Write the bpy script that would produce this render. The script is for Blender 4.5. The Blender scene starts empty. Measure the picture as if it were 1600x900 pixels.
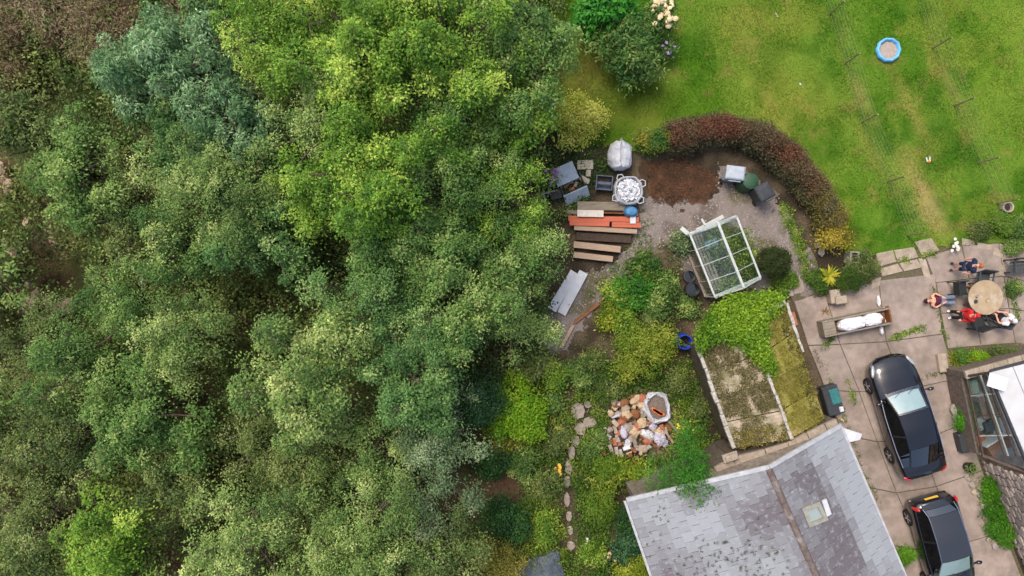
import bpy, math, random
import numpy as np
from mathutils import Vector as V, Matrix

# ---------------------------------------------------------------- camera, sky, sun, exposure
scene = bpy.context.scene
COL = scene.collection
S, H = 40.0, 27.0            # photo pixels per metre on the ground, camera height in metres

cam_data = bpy.data.cameras.new('camera')
cam_data.sensor_width = 36.0
cam_data.lens = 36.0 * H / 40.0
cam_data.clip_end = 600.0
cam = bpy.data.objects.new('camera', cam_data)
cam.location = (0, 0, H)
COL.objects.link(cam)
scene.camera = cam

SUN_EL, SUN_AZ = math.radians(62), math.radians(-40)   # azimuth clockwise from +Y
world = bpy.data.worlds.new('World')
scene.world = world
world.use_nodes = True
wn = world.node_tree
wn.nodes.clear()
sky = wn.nodes.new('ShaderNodeTexSky')
sky.sky_type = 'NISHITA'
sky.sun_disc = False
sky.sun_elevation = SUN_EL
sky.sun_rotation = SUN_AZ
sky.air_density = 1.0
sky.dust_density = 5.0
sky.ozone_density = 0.6
bg = wn.nodes.new('ShaderNodeBackground')
bg.inputs['Strength'].default_value = 0.15
wo = wn.nodes.new('ShaderNodeOutputWorld')
wn.links.new(sky.outputs[0], bg.inputs[0])
wn.links.new(bg.outputs[0], wo.inputs[0])

sun_data = bpy.data.lights.new('sun', 'SUN')
sun_data.energy = 1.5
sun_data.angle = math.radians(22)
sun_data.color = (1.0, 0.94, 0.84)
sun = bpy.data.objects.new('sun', sun_data)
sd = V((math.sin(SUN_AZ) * math.cos(SUN_EL), math.cos(SUN_AZ) * math.cos(SUN_EL), math.sin(SUN_EL)))
sun.rotation_euler = sd.to_track_quat('Z', 'Y').to_euler()
sun.location = sd * 50
COL.objects.link(sun)

vs = scene.view_settings
vs.view_transform = 'Standard'
vs.look = 'None'
vs.gamma = 1.0
vs.use_curve_mapping = False
vs.exposure = 0.5
scene.render.film_transparent = False

# ---------------------------------------------------------------- helpers
rng = np.random.default_rng(7)
random.seed(7)


def P(px, py, z=0.0):
    """the point at height z that stands under photo pixel (px, py): the camera looks straight down"""
    k = (H - z) / H
    return V(((px - 800) / S * k, (450 - py) / S * k, z))


def lin(r, g, b, k=1.0):
    out = []
    for c in (r, g, b):
        c /= 255.0
        c = c / 12.92 if c <= 0.04045 else ((c + 0.055) / 1.055) ** 2.4
        out.append(min(c * k, 0.9))
    return tuple(out)


def tag(o, label=None, cat=None, group=None, kind=None):
    if label: o['label'] = label
    if cat: o['category'] = cat
    if group: o['group'] = group
    if kind: o['kind'] = kind
    return o


def thing(name, loc, label, cat, group=None, rz=0.0):
    o = bpy.data.objects.new(name, None)
    o.empty_display_size = 0.2
    o.location = loc
    o.rotation_euler = (0, 0, rz)
    COL.objects.link(o)
    return tag(o, label, cat, group)


class MB:
    """collects shapes; build() links them as one mesh object"""
    def __init__(s):
        s.v, s.f = [], []

    def add(s, vs_, fs_):
        n = len(s.v)
        s.v += [tuple(p) for p in vs_]
        s.f += [tuple(i + n for i in f) for f in fs_]
        return s

    def hexa(s, b, t):
        return s.add(list(b) + list(t), [(3, 2, 1, 0), (4, 5, 6, 7), (0, 1, 5, 4), (1, 2, 6, 5), (2, 3, 7, 6), (3, 0, 4, 7)])

    def box(s, c, d, rz=0.0, M=None, ch=0.0):
        hx, hy, hz = d[0] / 2, d[1] / 2, d[2] / 2
        R = Matrix.Rotation(rz, 3, 'Z') if M is None else M
        c = V(c)
        if ch <= 0:
            pts = [(-hx, -hy), (hx, -hy), (hx, hy), (-hx, hy)]
            return s.hexa([c + R @ V((x, y, -hz)) for x, y in pts], [c + R @ V((x, y, hz)) for x, y in pts])
        rings = []
        for z, i in ((-hz, ch), (-hz + ch, 0), (hz - ch, 0), (hz, ch)):
            ax, ay = hx - i, hy - i
            q = []
            for sx, sy, a, b in ((-1, -1, 0, 1), (-1, -1, 1, 0), (1, -1, 1, 0), (1, -1, 0, 1), (1, 1, 0, 1), (1, 1, 1, 0), (-1, 1, 1, 0), (-1, 1, 0, 1)):
                cc = ch * 0.9
                q.append(c + R @ V((sx * (ax - a * cc), sy * (ay - b * cc), z)))
            rings.append(q)
        return s.loft(rings)

    def loft(s, rings, cap=True, closed=True):
        n = len(s.v)
        m = len(rings[0])
        for r in rings:
            s.v += [tuple(p) for p in r]
        for k in range(len(rings) - 1):
            for i in range(m if closed else m - 1):
                j = (i + 1) % m
                s.f.append((n + k * m + i, n + k * m + j, n + (k + 1) * m + j, n + (k + 1) * m + i))
        if cap:
            s.f.append(tuple(n + i for i in reversed(range(m))))
            s.f.append(tuple(n + (len(rings) - 1) * m + i for i in range(m)))
        return s

    def tube(s, pts, rad, n=6, cap=True):
        pts = [V(p) for p in pts]
        if not hasattr(rad, '__len__'):
            rad = [rad] * len(pts)
        rings = []
        for i, p in enumerate(pts):
            t = (pts[min(i + 1, len(pts) - 1)] - pts[max(i - 1, 0)])
            t = t.normalized() if t.length > 1e-9 else V((0, 0, 1))
            a = t.cross(V((0, 0, 1)))
            a = a.normalized() if a.length > 1e-3 else V((1, 0, 0))
            b = t.cross(a)
            rings.append([p + (a * math.cos(k * 2 * math.pi / n) + b * math.sin(k * 2 * math.pi / n)) * rad[i] for k in range(n)])
        return s.loft(rings, cap)

    def bar(s, a, b, w, h):
        """square bar from a to b"""
        a, b = V(a), V(b)
        t = (b - a).normalized()
        u = t.cross(V((0, 0, 1)))
        u = u.normalized() if u.length > 1e-3 else V((1, 0, 0))
        n = u.cross(t)
        q = [(-1, -1), (1, -1), (1, 1), (-1, 1)]
        return s.loft([[p + u * x * w / 2 + n * y * h / 2 for x, y in q] for p in (a, b)])

    def lathe(s, prof, n=20, c=(0, 0, 0), sx=1.0, sy=1.0, wob=0.0):
        c = V(c)
        rings = []
        for r, z in prof:
            rings.append([c + V((math.cos(k * 2 * math.pi / n) * r * sx * (1 + wob * math.sin(k * 5.3 + z * 9)), math.sin(k * 2 * math.pi / n) * r * sy, z)) for k in range(n)])
        return s.loft(rings)

    def prism(s, poly, z0, z1, ch=0.0):
        """poly: list of (x, y), any winding"""
        a = sum(poly[i][0] * poly[(i + 1) % len(poly)][1] - poly[(i + 1) % len(poly)][0] * poly[i][1] for i in range(len(poly)))
        if a < 0:
            poly = poly[::-1]
        cx = sum(p[0] for p in poly) / len(poly)
        cy = sum(p[1] for p in poly) / len(poly)
        def ring(z, i):
            out = []
            for x, y in poly:
                d = math.hypot(x - cx, y - cy) or 1
                out.append((x - (x - cx) / d * i, y - (y - cy) / d * i, z))
            return out
        rs = [ring(z0, 0), ring(z1, 0)] if ch <= 0 else [ring(z0, 0), ring(z1 - ch, 0), ring(z1, ch * 1.4)]
        return s.loft(rs)

    def build(s, name, mat, parent=None, world=False, smooth=False, loc=None):
        me = bpy.data.meshes.new(name)
        vv = s.v
        off = V((0, 0, 0))
        if world and parent is not None:
            p = parent
            while p is not None:
                off += p.location
                p = p.parent
            vv = [(x - off.x, y - off.y, z - off.z) for x, y, z in vv]
        elif loc is not None:
            vv = [(x - loc[0], y - loc[1], z - loc[2]) for x, y, z in vv]
        me.from_pydata(vv, [], s.f)
        me.materials.append(mat)
        if smooth:
            me.shade_smooth()
        o = bpy.data.objects.new(name, me)
        if loc is not None:
            o.location = loc
        COL.objects.link(o)
        if parent is not None:
            o.parent = parent
        return o


def inst(name, me, parent, loc, rot=None, scl=None, M=None):
    o = bpy.data.objects.new(name, me)
    if M is not None:
        o.matrix_basis = M
    else:
        o.location = loc
        if rot is not None: o.rotation_euler = rot
        if scl is not None: o.scale = scl
    COL.objects.link(o)
    o.parent = parent
    return o


# value noise for scattering and for the natural colour patches of turf and leaves
_lat = rng.random((256, 256))


def vnoise(x, y):
    xi, yi = np.floor(x).astype(int), np.floor(y).astype(int)
    fx, fy = x - xi, y - yi
    fx, fy = fx * fx * (3 - 2 * fx), fy * fy * (3 - 2 * fy)
    a = _lat[xi % 256, yi % 256]; b = _lat[(xi + 1) % 256, yi % 256]
    c = _lat[xi % 256, (yi + 1) % 256]; d = _lat[(xi + 1) % 256, (yi + 1) % 256]
    return (a * (1 - fx) + b * fx) * (1 - fy) + (c * (1 - fx) + d * fx) * fy


def fbm(x, y, sc, oct=4, off=0.0):
    x = np.asarray(x, float) * sc + off + 100; y = np.asarray(y, float) * sc + off * 1.7 + 100
    t, amp, tot = 0, 1.0, 0
    for _ in range(oct):
        t = t + vnoise(x, y) * amp; tot += amp; amp *= 0.5; x = x * 2.03 + 11; y = y * 2.03 + 5
    return t / tot


def inside(poly, x, y):
    """even-odd test, vectorised; poly in world xy"""
    c = np.zeros(np.shape(x), bool)
    n = len(poly)
    for i in range(n):
        x1, y1 = poly[i][0], poly[i][1]; x2, y2 = poly[(i + 1) % n][0], poly[(i + 1) % n][1]
        if y1 == y2: continue
        m = ((y1 > y) != (y2 > y)) & (x < (x2 - x1) * (y - y1) / (y2 - y1) + x1)
        c ^= m
    return c


def big(name, verts, faces, mat, parent=None, col=None, smooth=False):
    """mesh from numpy arrays; faces (n, k) all with k corners"""
    me = bpy.data.meshes.new(name)
    nv, nf, k = len(verts), len(faces), faces.shape[1]
    me.vertices.add(nv); me.vertices.foreach_set('co', np.ascontiguousarray(verts, np.float32).ravel())
    me.loops.add(nf * k); me.loops.foreach_set('vertex_index', np.ascontiguousarray(faces, np.int32).ravel())
    me.polygons.add(nf)
    me.polygons.foreach_set('loop_start', np.arange(0, nf * k, k, dtype=np.int32))
    if smooth: me.polygons.foreach_set('use_smooth', np.ones(nf, bool))
    me.update(calc_edges=True)
    if col is not None:
        a = me.color_attributes.new('Col', 'FLOAT_COLOR', 'POINT')
        c4 = np.ones((nv, 4), np.float32); c4[:, :3] = col
        a.data.foreach_set('color', c4.ravel())
    me.materials.append(mat)
    o = bpy.data.objects.new(name, me)
    COL.objects.link(o)
    if parent is not None: o.parent = parent
    return o


# ---------------------------------------------------------------- materials
def _mat(name):
    m = bpy.data.materials.new(name); m.use_nodes = True
    nt = m.node_tree; nt.nodes.clear()
    out = nt.nodes.new('ShaderNodeOutputMaterial')
    b = nt.nodes.new('ShaderNodeBsdfPrincipled')
    nt.links.new(b.outputs[0], out.inputs[0])
    return m, nt, b, out


def pm(name, c1, c2=None, sc=6.0, rough=0.8, bump=0.15, metal=0.0, detail=6, coord='Object', c3=None, sc3=1.2, rnd=0.0, spec=0.3, stretch=None, bdist=0.02, t3=(0.5, 0.68)):
    """noise between c1 and c2, optional broad patches of c3, optional per-object brightness"""
    m, nt, b, out = _mat(name)
    N, L = nt.nodes.new, nt.links.new
    if coord == 'World':
        g = N('ShaderNodeNewGeometry'); vec = g.outputs['Position']
    else:
        g = N('ShaderNodeTexCoord'); vec = g.outputs[coord]
    if stretch:
        mp = N('ShaderNodeMapping'); mp.inputs['Scale'].default_value = stretch
        L(vec, mp.inputs[0]); vec = mp.outputs[0]
    n1 = N('ShaderNodeTexNoise'); n1.inputs['Scale'].default_value = sc; n1.inputs['Detail'].default_value = detail
    n1.inputs['Roughness'].default_value = 0.65
    L(vec, n1.inputs['Vector'])
    r = N('ShaderNodeValToRGB'); r.color_ramp.elements[0].position = 0.3; r.color_ramp.elements[1].position = 0.7
    c2 = c2 or tuple(x * 0.7 for x in c1)
    r.color_ramp.elements[0].color = (*c2, 1); r.color_ramp.elements[1].color = (*c1, 1)
    L(n1.outputs[0], r.inputs[0]); c = r.outputs[0]
    if c3:
        n2 = N('ShaderNodeTexNoise'); n2.inputs['Scale'].default_value = sc3; n2.inputs['Detail'].default_value = 5
        n2.inputs['Roughness'].default_value = 0.7
        L(vec, n2.inputs['Vector'])
        r2 = N('ShaderNodeValToRGB'); r2.color_ramp.elements[0].position = t3[0]; r2.color_ramp.elements[1].position = t3[1]
        L(n2.outputs[0], r2.inputs[0])
        mx = N('ShaderNodeMix'); mx.data_type = 'RGBA'
        L(r2.outputs[0], mx.inputs[0]); L(c, mx.inputs[6]); mx.inputs[7].default_value = (*c3, 1); c = mx.outputs[2]
    if rnd > 0:
        oi = N('ShaderNodeObjectInfo'); mr = N('ShaderNodeMapRange')
        mr.inputs[3].default_value = 1 - rnd; mr.inputs[4].default_value = 1 + rnd
        L(oi.outputs['Random'], mr.inputs[0])
        mx = N('ShaderNodeVectorMath'); mx.operation = 'SCALE'
        L(c, mx.inputs[0]); L(mr.outputs[0], mx.inputs['Scale']); c = mx.outputs[0]
    L(c, b.inputs['Base Color'])
    b.inputs['Roughness'].default_value = rough
    b.inputs['Metallic'].default_value = metal
    b.inputs['Specular IOR Level'].default_value = spec
    if bump > 0:
        bp = N('ShaderNodeBump'); bp.inputs['Strength'].default_value = bump; bp.inputs['Distance'].default_value = bdist
        L(n1.outputs[0], bp.inputs['Height']); L(bp.outputs[0], b.inputs['Normal'])
    return m


def leaf_mat(name, trans=0.36, rough=0.55, spec=0.25):
    """colour from the leaf's own attribute, thin and translucent"""
    m, nt, b, out = _mat(name)
    N, L = nt.nodes.new, nt.links.new
    at = N('ShaderNodeAttribute'); at.attribute_name = 'Col'
    L(at.outputs['Color'], b.inputs['Base Color'])
    b.inputs['Roughness'].default_value = rough
    b.inputs['Specular IOR Level'].default_value = spec
    if trans > 0:
        t = N('ShaderNodeBsdfTranslucent'); L(at.outputs['Color'], t.inputs[0])
        mx = N('ShaderNodeMixShader'); mx.inputs[0].default_value = trans
        L(b.outputs[0], mx.inputs[1]); L(t.outputs[0], mx.inputs[2]); L(mx.outputs[0], out.inputs[0])
    return m


def attr_ground(name, sc=9.0, amt=0.35, rough=0.95, bump=0.5, bdist=0.03):
    """ground whose own colour patches sit in the attribute, with fine grain on top"""
    m, nt, b, out = _mat(name)
    N, L = nt.nodes.new, nt.links.new
    at = N('ShaderNodeAttribute'); at.attribute_name = 'Col'
    g = N('ShaderNodeNewGeometry')
    n1 = N('ShaderNodeTexNoise'); n1.inputs['Scale'].default_value = sc; n1.inputs['Detail'].default_value = 8; n1.inputs['Roughness'].default_value = 0.75
    L(g.outputs['Position'], n1.inputs['Vector'])
    mr = N('ShaderNodeMapRange'); mr.inputs[1].default_value = 0.3; mr.inputs[2].default_value = 0.7
    mr.inputs[3].default_value = 1 - amt; mr.inputs[4].default_value = 1 + amt
    L(n1.outputs[0], mr.inputs[0])
    mx = N('ShaderNodeVectorMath'); mx.operation = 'SCALE'
    L(at.outputs['Color'], mx.inputs[0]); L(mr.outputs[0], mx.inputs['Scale'])
    L(mx.outputs[0], b.inputs['Base Color'])
    b.inputs['Roughness'].default_value = rough; b.inputs['Specular IOR Level'].default_value = 0.15
    bp = N('ShaderNodeBump'); bp.inputs['Strength'].default_value = bump; bp.inputs['Distance'].default_value = bdist
    L(n1.outputs[0], bp.inputs['Height']); L(bp.outputs[0], b.inputs['Normal'])
    return m


def glass_mat(name, tint=(0.85, 0.93, 0.9), refl=0.1, rough=0.05):
    m, nt, b, out = _mat(name)
    N, L = nt.nodes.new, nt.links.new
    nt.nodes.remove(b)
    t = N('ShaderNodeBsdfTransparent'); t.inputs[0].default_value = (*tint, 1)
    g = N('ShaderNodeBsdfGlossy'); g.inputs['Roughness'].default_value = rough
    mx = N('ShaderNodeMixShader'); mx.inputs[0].default_value = refl
    L(t.outputs[0], mx.inputs[1]); L(g.outputs[0], mx.inputs[2]); L(mx.outputs[0], out.inputs[0])
    return m


def paint(name, c, rough=0.15, coat=1.0, spec=0.5, metal=0.0):
    m, nt, b, out = _mat(name)
    N, L = nt.nodes.new, nt.links.new
    g = N('ShaderNodeTexCoord'); n = N('ShaderNodeTexNoise'); n.inputs['Scale'].default_value = 4.0; n.inputs['Detail'].default_value = 8
    L(g.outputs['Object'], n.inputs['Vector'])
    mr = N('ShaderNodeMapRange'); mr.inputs[3].default_value = rough * 0.6; mr.inputs[4].default_value = rough * 1.8
    L(n.outputs[0], mr.inputs[0]); L(mr.outputs[0], b.inputs['Roughness'])
    b.inputs['Base Color'].default_value = (*c, 1)
    b.inputs['Metallic'].default_value = metal
    b.inputs['Specular IOR Level'].default_value = spec
    b.inputs['Coat Weight'].default_value = coat
    b.inputs['Coat Roughness'].default_value = 0.08
    return m


LEAF = leaf_mat('leaf')
PETAL = leaf_mat('petal', 0.2, 0.7, 0.1)
BARK = pm('bark', lin(120, 105, 90), lin(60, 50, 42), 14, 0.9, 0.6, stretch=(1, 1, .25))
TWIG = pm('twig', lin(125, 108, 92), lin(70, 58, 48), 20, 0.9, 0.3)
WHITE = pm('white_plastic', (0.62, 0.63, 0.65), (0.5, 0.51, 0.53), 5, 0.45, 0.05)
FABRIC = pm('white_woven_sack', (0.6, 0.61, 0.64), (0.44, 0.45, 0.49), 9, 0.75, 0.5, bdist=0.03)
CONC = pm('concrete', lin(164, 149, 139), lin(134, 120, 111), 2.2, 0.92, 0.5, coord='World', c3=lin(104, 94, 84), sc3=0.6, rnd=0.05, detail=14, t3=(.44, .74))
PALESLAB = pm('pale_slab', lin(172, 158, 140), lin(138, 124, 110), 5, 0.92, 0.35, coord='World', rnd=0.1)
STONE = pm('rubble_stone', lin(186, 170, 160), lin(122, 110, 102), 9, 0.95, 0.6, rnd=0.3)
MORTAR = pm('mortar', lin(120, 108, 98), lin(80, 70, 62), 8, 0.95, 0.5)
TIMBER = pm('pale_timber', lin(176, 154, 132), lin(142, 118, 98), 10, 0.8, 0.25, stretch=(.2, 3, 3))
GREYWOOD = pm('weathered_timber', lin(150, 140, 124), lin(108, 98, 84), 9, 0.9, 0.4, stretch=(.25, 3, 3))
BROWNWOOD = pm('brown_timber', lin(150, 100, 62), lin(96, 60, 38), 8, 0.75, 0.3, stretch=(.3, 3, 3))
BLACK = pm('black_plastic', (0.02, 0.022, 0.024), (0.012, 0.013, 0.014), 8, 0.45, 0.1)
DGREY = pm('dark_grey_plastic', (0.05, 0.055, 0.062), (0.032, 0.036, 0.04), 8, 0.5, 0.1)
ALU = pm('aluminium', (0.62, 0.63, 0.61), (0.42, 0.44, 0.41), 10, 0.4, 0.1, metal=0.35)
GLASS = glass_mat('greenhouse_glass', (0.93, 0.97, 0.95), 0.05, 0.06)

# ---------------------------------------------------------------- ground
def axis(lo, hi, step, far):
    fine = np.arange(lo, hi + step / 2, step)
    out = np.array([far * k for k in (0.15, 0.4, 1.0)])
    return np.concatenate([lo - out[::-1], fine, hi + out])


def grid_faces(nx, ny):
    i = np.arange(nx * ny).reshape(ny, nx)
    return np.stack([i[:-1, :-1].ravel(), i[:-1, 1:].ravel(), i[1:, 1:].ravel(), i[1:, :-1].ravel()], 1)


def mixc(a, b, t):
    return np.asarray(a)[None] * (1 - t[:, None]) + np.asarray(b)[None] * t[:, None] if np.ndim(a) == 1 else a * (1 - t[:, None]) + np.asarray(b)[None] * t[:, None]


def sstep(x, a, b):
    t = np.clip((x - a) / (b - a), 0, 1)
    return t * t * (3 - 2 * t)


gx, gy = axis(-25, 25, 0.2, 250), axis(-16, 16, 0.2, 250)
X, Y = np.meshgrid(gx, gy); X, Y = X.ravel(), Y.ravel()
c = mixc(lin(104, 80, 62), lin(70, 56, 42), sstep(fbm(X, Y, 0.9, 5), 0.35, 0.65))
c = mixc(c, lin(112, 90, 74), sstep(fbm(X, Y, 0.45, 4, 30), 0.52, 0.66))
c = mixc(c, lin(84, 92, 50), sstep(fbm(X, Y, 0.6, 4, 60), 0.46, 0.6) * 0.85)
gard = sstep(X, 0.5, 2.0)
c = mixc(c, mixc(lin(82, 70, 58), lin(58, 50, 40), sstep(fbm(X, Y, 1.4, 4, 9), .35, .65)), gard) if False else c * (1 - gard[:, None]) + mixc(lin(92, 80, 64), lin(58, 50, 40), sstep(fbm(X, Y, 1.4, 4, 9), .35, .65)) * gard[:, None]
far = (np.abs(X) > 24.9) | (np.abs(Y) > 15.9)
c[far] = np.array(lin(84, 98, 52))
Z = (fbm(X, Y, 0.8, 4, 3) - 0.75) * 0.06
Z = np.where((np.abs(X) > 25) | (np.abs(Y) > 16), -0.03, Z)
g = big('ground', np.stack([X, Y, Z], 1), grid_faces(len(gx), len(gy)), attr_ground('soil_and_litter', 14, 0.5, bump=0.8, bdist=0.05), col=c, smooth=True)
tag(g, 'brown soil and leaf litter under the trees and beds', 'ground', kind='structure')


def sheet(name, poly, z, step, mat, colf, label, cat, rag=0.25, rs=1.6, zamp=0.01, kind='structure'):
    """ground sheet filling a polygon (photo pixels on the ground) with a ragged natural edge"""
    pw = [P(*p)[:2] for p in poly]
    xs = [p[0] for p in pw]; ys = [p[1] for p in pw]
    ax = np.arange(min(xs) - rag, max(xs) + rag, step); ay = np.arange(min(ys) - rag, max(ys) + rag, step)
    X, Y = np.meshgrid(ax, ay); X, Y = X.ravel(), Y.ravel()
    F = grid_faces(len(ax), len(ay))
    cx, cy = X[F].mean(1), Y[F].mean(1)
    dx = (fbm(cx, cy, rs, 4, 41) - 0.5) * 2 * rag * 1.6; dy = (fbm(cx, cy, rs, 4, 87) - 0.5) * 2 * rag * 1.6
    F = F[inside(pw, cx + dx, cy + dy)]
    used, inv = np.unique(F, return_inverse=True)
    X, Y = X[used], Y[used]; F = inv.reshape(F.shape)
    Zs = z + (fbm(X, Y, 1.3, 3, 5) - 0.5) * zamp
    o = big(name, np.stack([X, Y, Zs], 1), F, mat, col=colf(X, Y), smooth=True)
    return tag(o, label, cat, kind=kind), pw


LAWN = [(830, -120), (1760, -120), (1760, 372), (1600, 380), (1560, 372), (1500, 385), (1440, 388), (1375, 402), (1320, 400), (1280, 330), (1230, 265), (1150, 215), (1060, 215), (1000, 235), (940, 230), (900, 232), (872, 200), (868, 150), (850, 120)]


def lawn_col(X, Y):
    px, py = X * S + 800, 450 - Y * S
    c = mixc(lin(84, 122, 30), lin(108, 136, 50), sstep(fbm(X, Y, 0.55, 5, 2), 0.35, 0.62))
    c = mixc(c, lin(66, 108, 24), sstep(fbm(X, Y, 0.8, 4, 55), 0.52, 0.68) * 0.8)
    c = mixc(c, lin(140, 148, 66), sstep(fbm(X, Y, 0.7, 5, 21), 0.54, 0.7) * 0.5)
    c = mixc(c, lin(150, 126, 84), sstep(fbm(X, Y, 1.7, 5, 77), 0.62, 0.74) * 0.35)
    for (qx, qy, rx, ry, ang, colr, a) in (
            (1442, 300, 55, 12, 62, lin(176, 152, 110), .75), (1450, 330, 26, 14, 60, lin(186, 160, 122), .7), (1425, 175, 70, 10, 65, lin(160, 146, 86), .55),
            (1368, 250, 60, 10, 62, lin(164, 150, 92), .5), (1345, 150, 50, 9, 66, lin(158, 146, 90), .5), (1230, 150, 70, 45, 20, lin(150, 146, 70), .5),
            (1180, 40, 60, 40, 0, lin(146, 142, 74), .5), (930, 80, 45, 60, 0, lin(104, 92, 50), .7), (900, 130, 40, 30, 0, lin(122, 104, 60), .5),  # the two brown patches beside the trees stand in for their shade
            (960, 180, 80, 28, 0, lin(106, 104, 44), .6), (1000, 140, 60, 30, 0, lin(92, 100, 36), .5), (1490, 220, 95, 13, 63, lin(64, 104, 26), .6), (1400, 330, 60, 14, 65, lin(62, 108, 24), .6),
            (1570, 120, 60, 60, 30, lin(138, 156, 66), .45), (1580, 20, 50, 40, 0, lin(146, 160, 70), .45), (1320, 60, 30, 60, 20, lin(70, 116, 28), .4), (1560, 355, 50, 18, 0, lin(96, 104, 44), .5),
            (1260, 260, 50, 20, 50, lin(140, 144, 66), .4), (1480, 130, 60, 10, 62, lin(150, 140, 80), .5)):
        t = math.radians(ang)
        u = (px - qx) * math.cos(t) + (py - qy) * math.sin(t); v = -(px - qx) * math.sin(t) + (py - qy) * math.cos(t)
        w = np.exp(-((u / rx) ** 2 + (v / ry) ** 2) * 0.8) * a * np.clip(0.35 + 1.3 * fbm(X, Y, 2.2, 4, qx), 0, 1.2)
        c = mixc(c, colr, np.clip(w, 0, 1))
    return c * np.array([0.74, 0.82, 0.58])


TURF = attr_ground('turf', 26, 0.35, bump=0.7, bdist=0.03)
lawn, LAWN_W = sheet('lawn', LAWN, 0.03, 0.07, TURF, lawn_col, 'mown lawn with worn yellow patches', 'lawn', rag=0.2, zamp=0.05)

GRAVEL = [(836, 505), (848, 545), (880, 548), (905, 512), (940, 470), (985, 425), (1000, 400), (1045, 385), (1062, 420), (1110, 440), (1180, 452), (1232, 448), (1250, 452), (1262, 470), (1290, 462), (1275, 415), (1238, 355), (1222, 312), (1160, 268), (1120, 262), (1115, 310), (1060, 312), (1005, 312), (1000, 345), (980, 395), (950, 415), (905, 425), (868, 470)]
grav_mat = attr_ground('gravel_bed', 42, 0.5, bump=1.0, bdist=0.03)


def grav_col(X, Y):
    c = mixc(lin(134, 124, 118), lin(106, 97, 90), sstep(fbm(X, Y, 1.3, 5, 4), .35, .65))
    return mixc(c, lin(96, 92, 58), sstep(fbm(X, Y, 0.9, 5, 14), .52, .66) * .7)


grav, GRAV_W = sheet('gravel_path', GRAVEL, 0.018, 0.045, grav_mat, grav_col, 'grey gravel path curving past the greenhouse', 'path', rag=0.3, rs=2.4)
MULCH = [(1008, 255), (1060, 246), (1112, 268), (1118, 300), (1075, 318), (1020, 318)]
mulch, MULCH_W = sheet('mulch_bed', MULCH, 0.034, 0.045, attr_ground('mulch', 30, 0.55, bump=1.0, bdist=0.04),
                       lambda X, Y: mixc(lin(102, 74, 56), lin(68, 54, 42), sstep(fbm(X, Y, 2.6, 5, 4), .35, .65)),
                       'reddish brown mulch of dead needles inside the hedge', 'mulch', rag=0.35, rs=2.4)

# loose gravel stones and needles, too many and small to count
def pebbles(name, poly, n, rmin, rmax, z, colf, label, mat, squash=0.6):
    xs = [p[0] for p in poly]; ys = [p[1] for p in poly]
    x = rng.uniform(min(xs), max(xs), n); y = rng.uniform(min(ys), max(ys), n)
    k = inside(poly, x, y); x, y = x[k], y[k]; n = len(x)
    base = np.array([(1, 0, 0), (0, 1, 0), (-1, 0, 0), (0, -1, 0), (0, 0, 1)], float)
    r = rng.uniform(rmin, rmax, n); a = rng.uniform(0, 6.28, n)
    el = rng.uniform(0.6, 1.0, n)
    bx = base[None, :, 0] * r[:, None]; by = base[None, :, 1] * (r * el)[:, None]
    vx = bx * np.cos(a)[:, None] - by * np.sin(a)[:, None]; vy = bx * np.sin(a)[:, None] + by * np.cos(a)[:, None]
    vz = base[None, :, 2] * (r * squash)[:, None] + z
    verts = np.stack([vx + x[:, None], vy + y[:, None], vz], 2).reshape(-1, 3)
    F = np.array([(0, 1, 4), (1, 2, 4), (2, 3, 4), (3, 0, 4)])
    F = (F[None] + (np.arange(n) * 5)[:, None, None]).reshape(-1, 3)
    c = np.repeat(colf(x, y), 5, 0)
    o = big(name, verts, F, mat, col=c)
    return tag(o, label, name.replace('_', ' ')[:18], kind='stuff')


PEB = leaf_mat('loose_stone', 0.0, 0.9, 0.2)
pebbles('gravel', GRAV_W, 9000, 0.015, 0.045, 0.02, lambda x, y: (mixc(lin(160, 150, 146), lin(112, 102, 94), rng.random(len(x)))) * rng.uniform(.75, 1.15, (len(x), 1)), 'loose grey gravel stones on the path', PEB)


def blades(name, poly, n, colf, hmin, hmax, w, z, label, cat, lean=0.9, mask=None, parent=None):
    xs = [p[0] for p in poly]; ys = [p[1] for p in poly]
    x = rng.uniform(min(xs), max(xs), n); y = rng.uniform(min(ys), max(ys), n)
    k = inside(poly, x, y)
    if mask is not None: k &= mask(x, y)
    x, y = x[k], y[k]; n = len(x)
    a = rng.uniform(0, 6.28, n); h = rng.uniform(hmin, hmax, n); b = rng.uniform(0, 6.28, n)
    dx, dy = np.cos(a) * w / 2, np.sin(a) * w / 2
    l = h * rng.uniform(0.3, 1.0, n) * lean
    z0 = z(x, y) if callable(z) else np.full(n, z)
    v = np.stack([np.stack([x - dx, y - dy, z0], 1), np.stack([x + dx, y + dy, z0], 1), np.stack([x + np.cos(b) * l, y + np.sin(b) * l, z0 + h], 1)], 1).reshape(-1, 3)
    c = np.repeat(colf(x, y), 3, 0)
    o = big(name, v, np.arange(n * 3).reshape(-1, 3), LEAF, col=c, parent=parent)
    return tag(o, label, cat, kind='stuff')


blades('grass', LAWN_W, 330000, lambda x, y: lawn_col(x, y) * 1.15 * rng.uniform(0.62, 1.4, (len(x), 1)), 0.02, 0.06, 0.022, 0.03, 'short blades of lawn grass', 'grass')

# ---------------------------------------------------------------- foliage generators
def unit(a):
    return a / np.maximum(np.linalg.norm(a, axis=1, keepdims=True), 1e-9)


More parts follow.
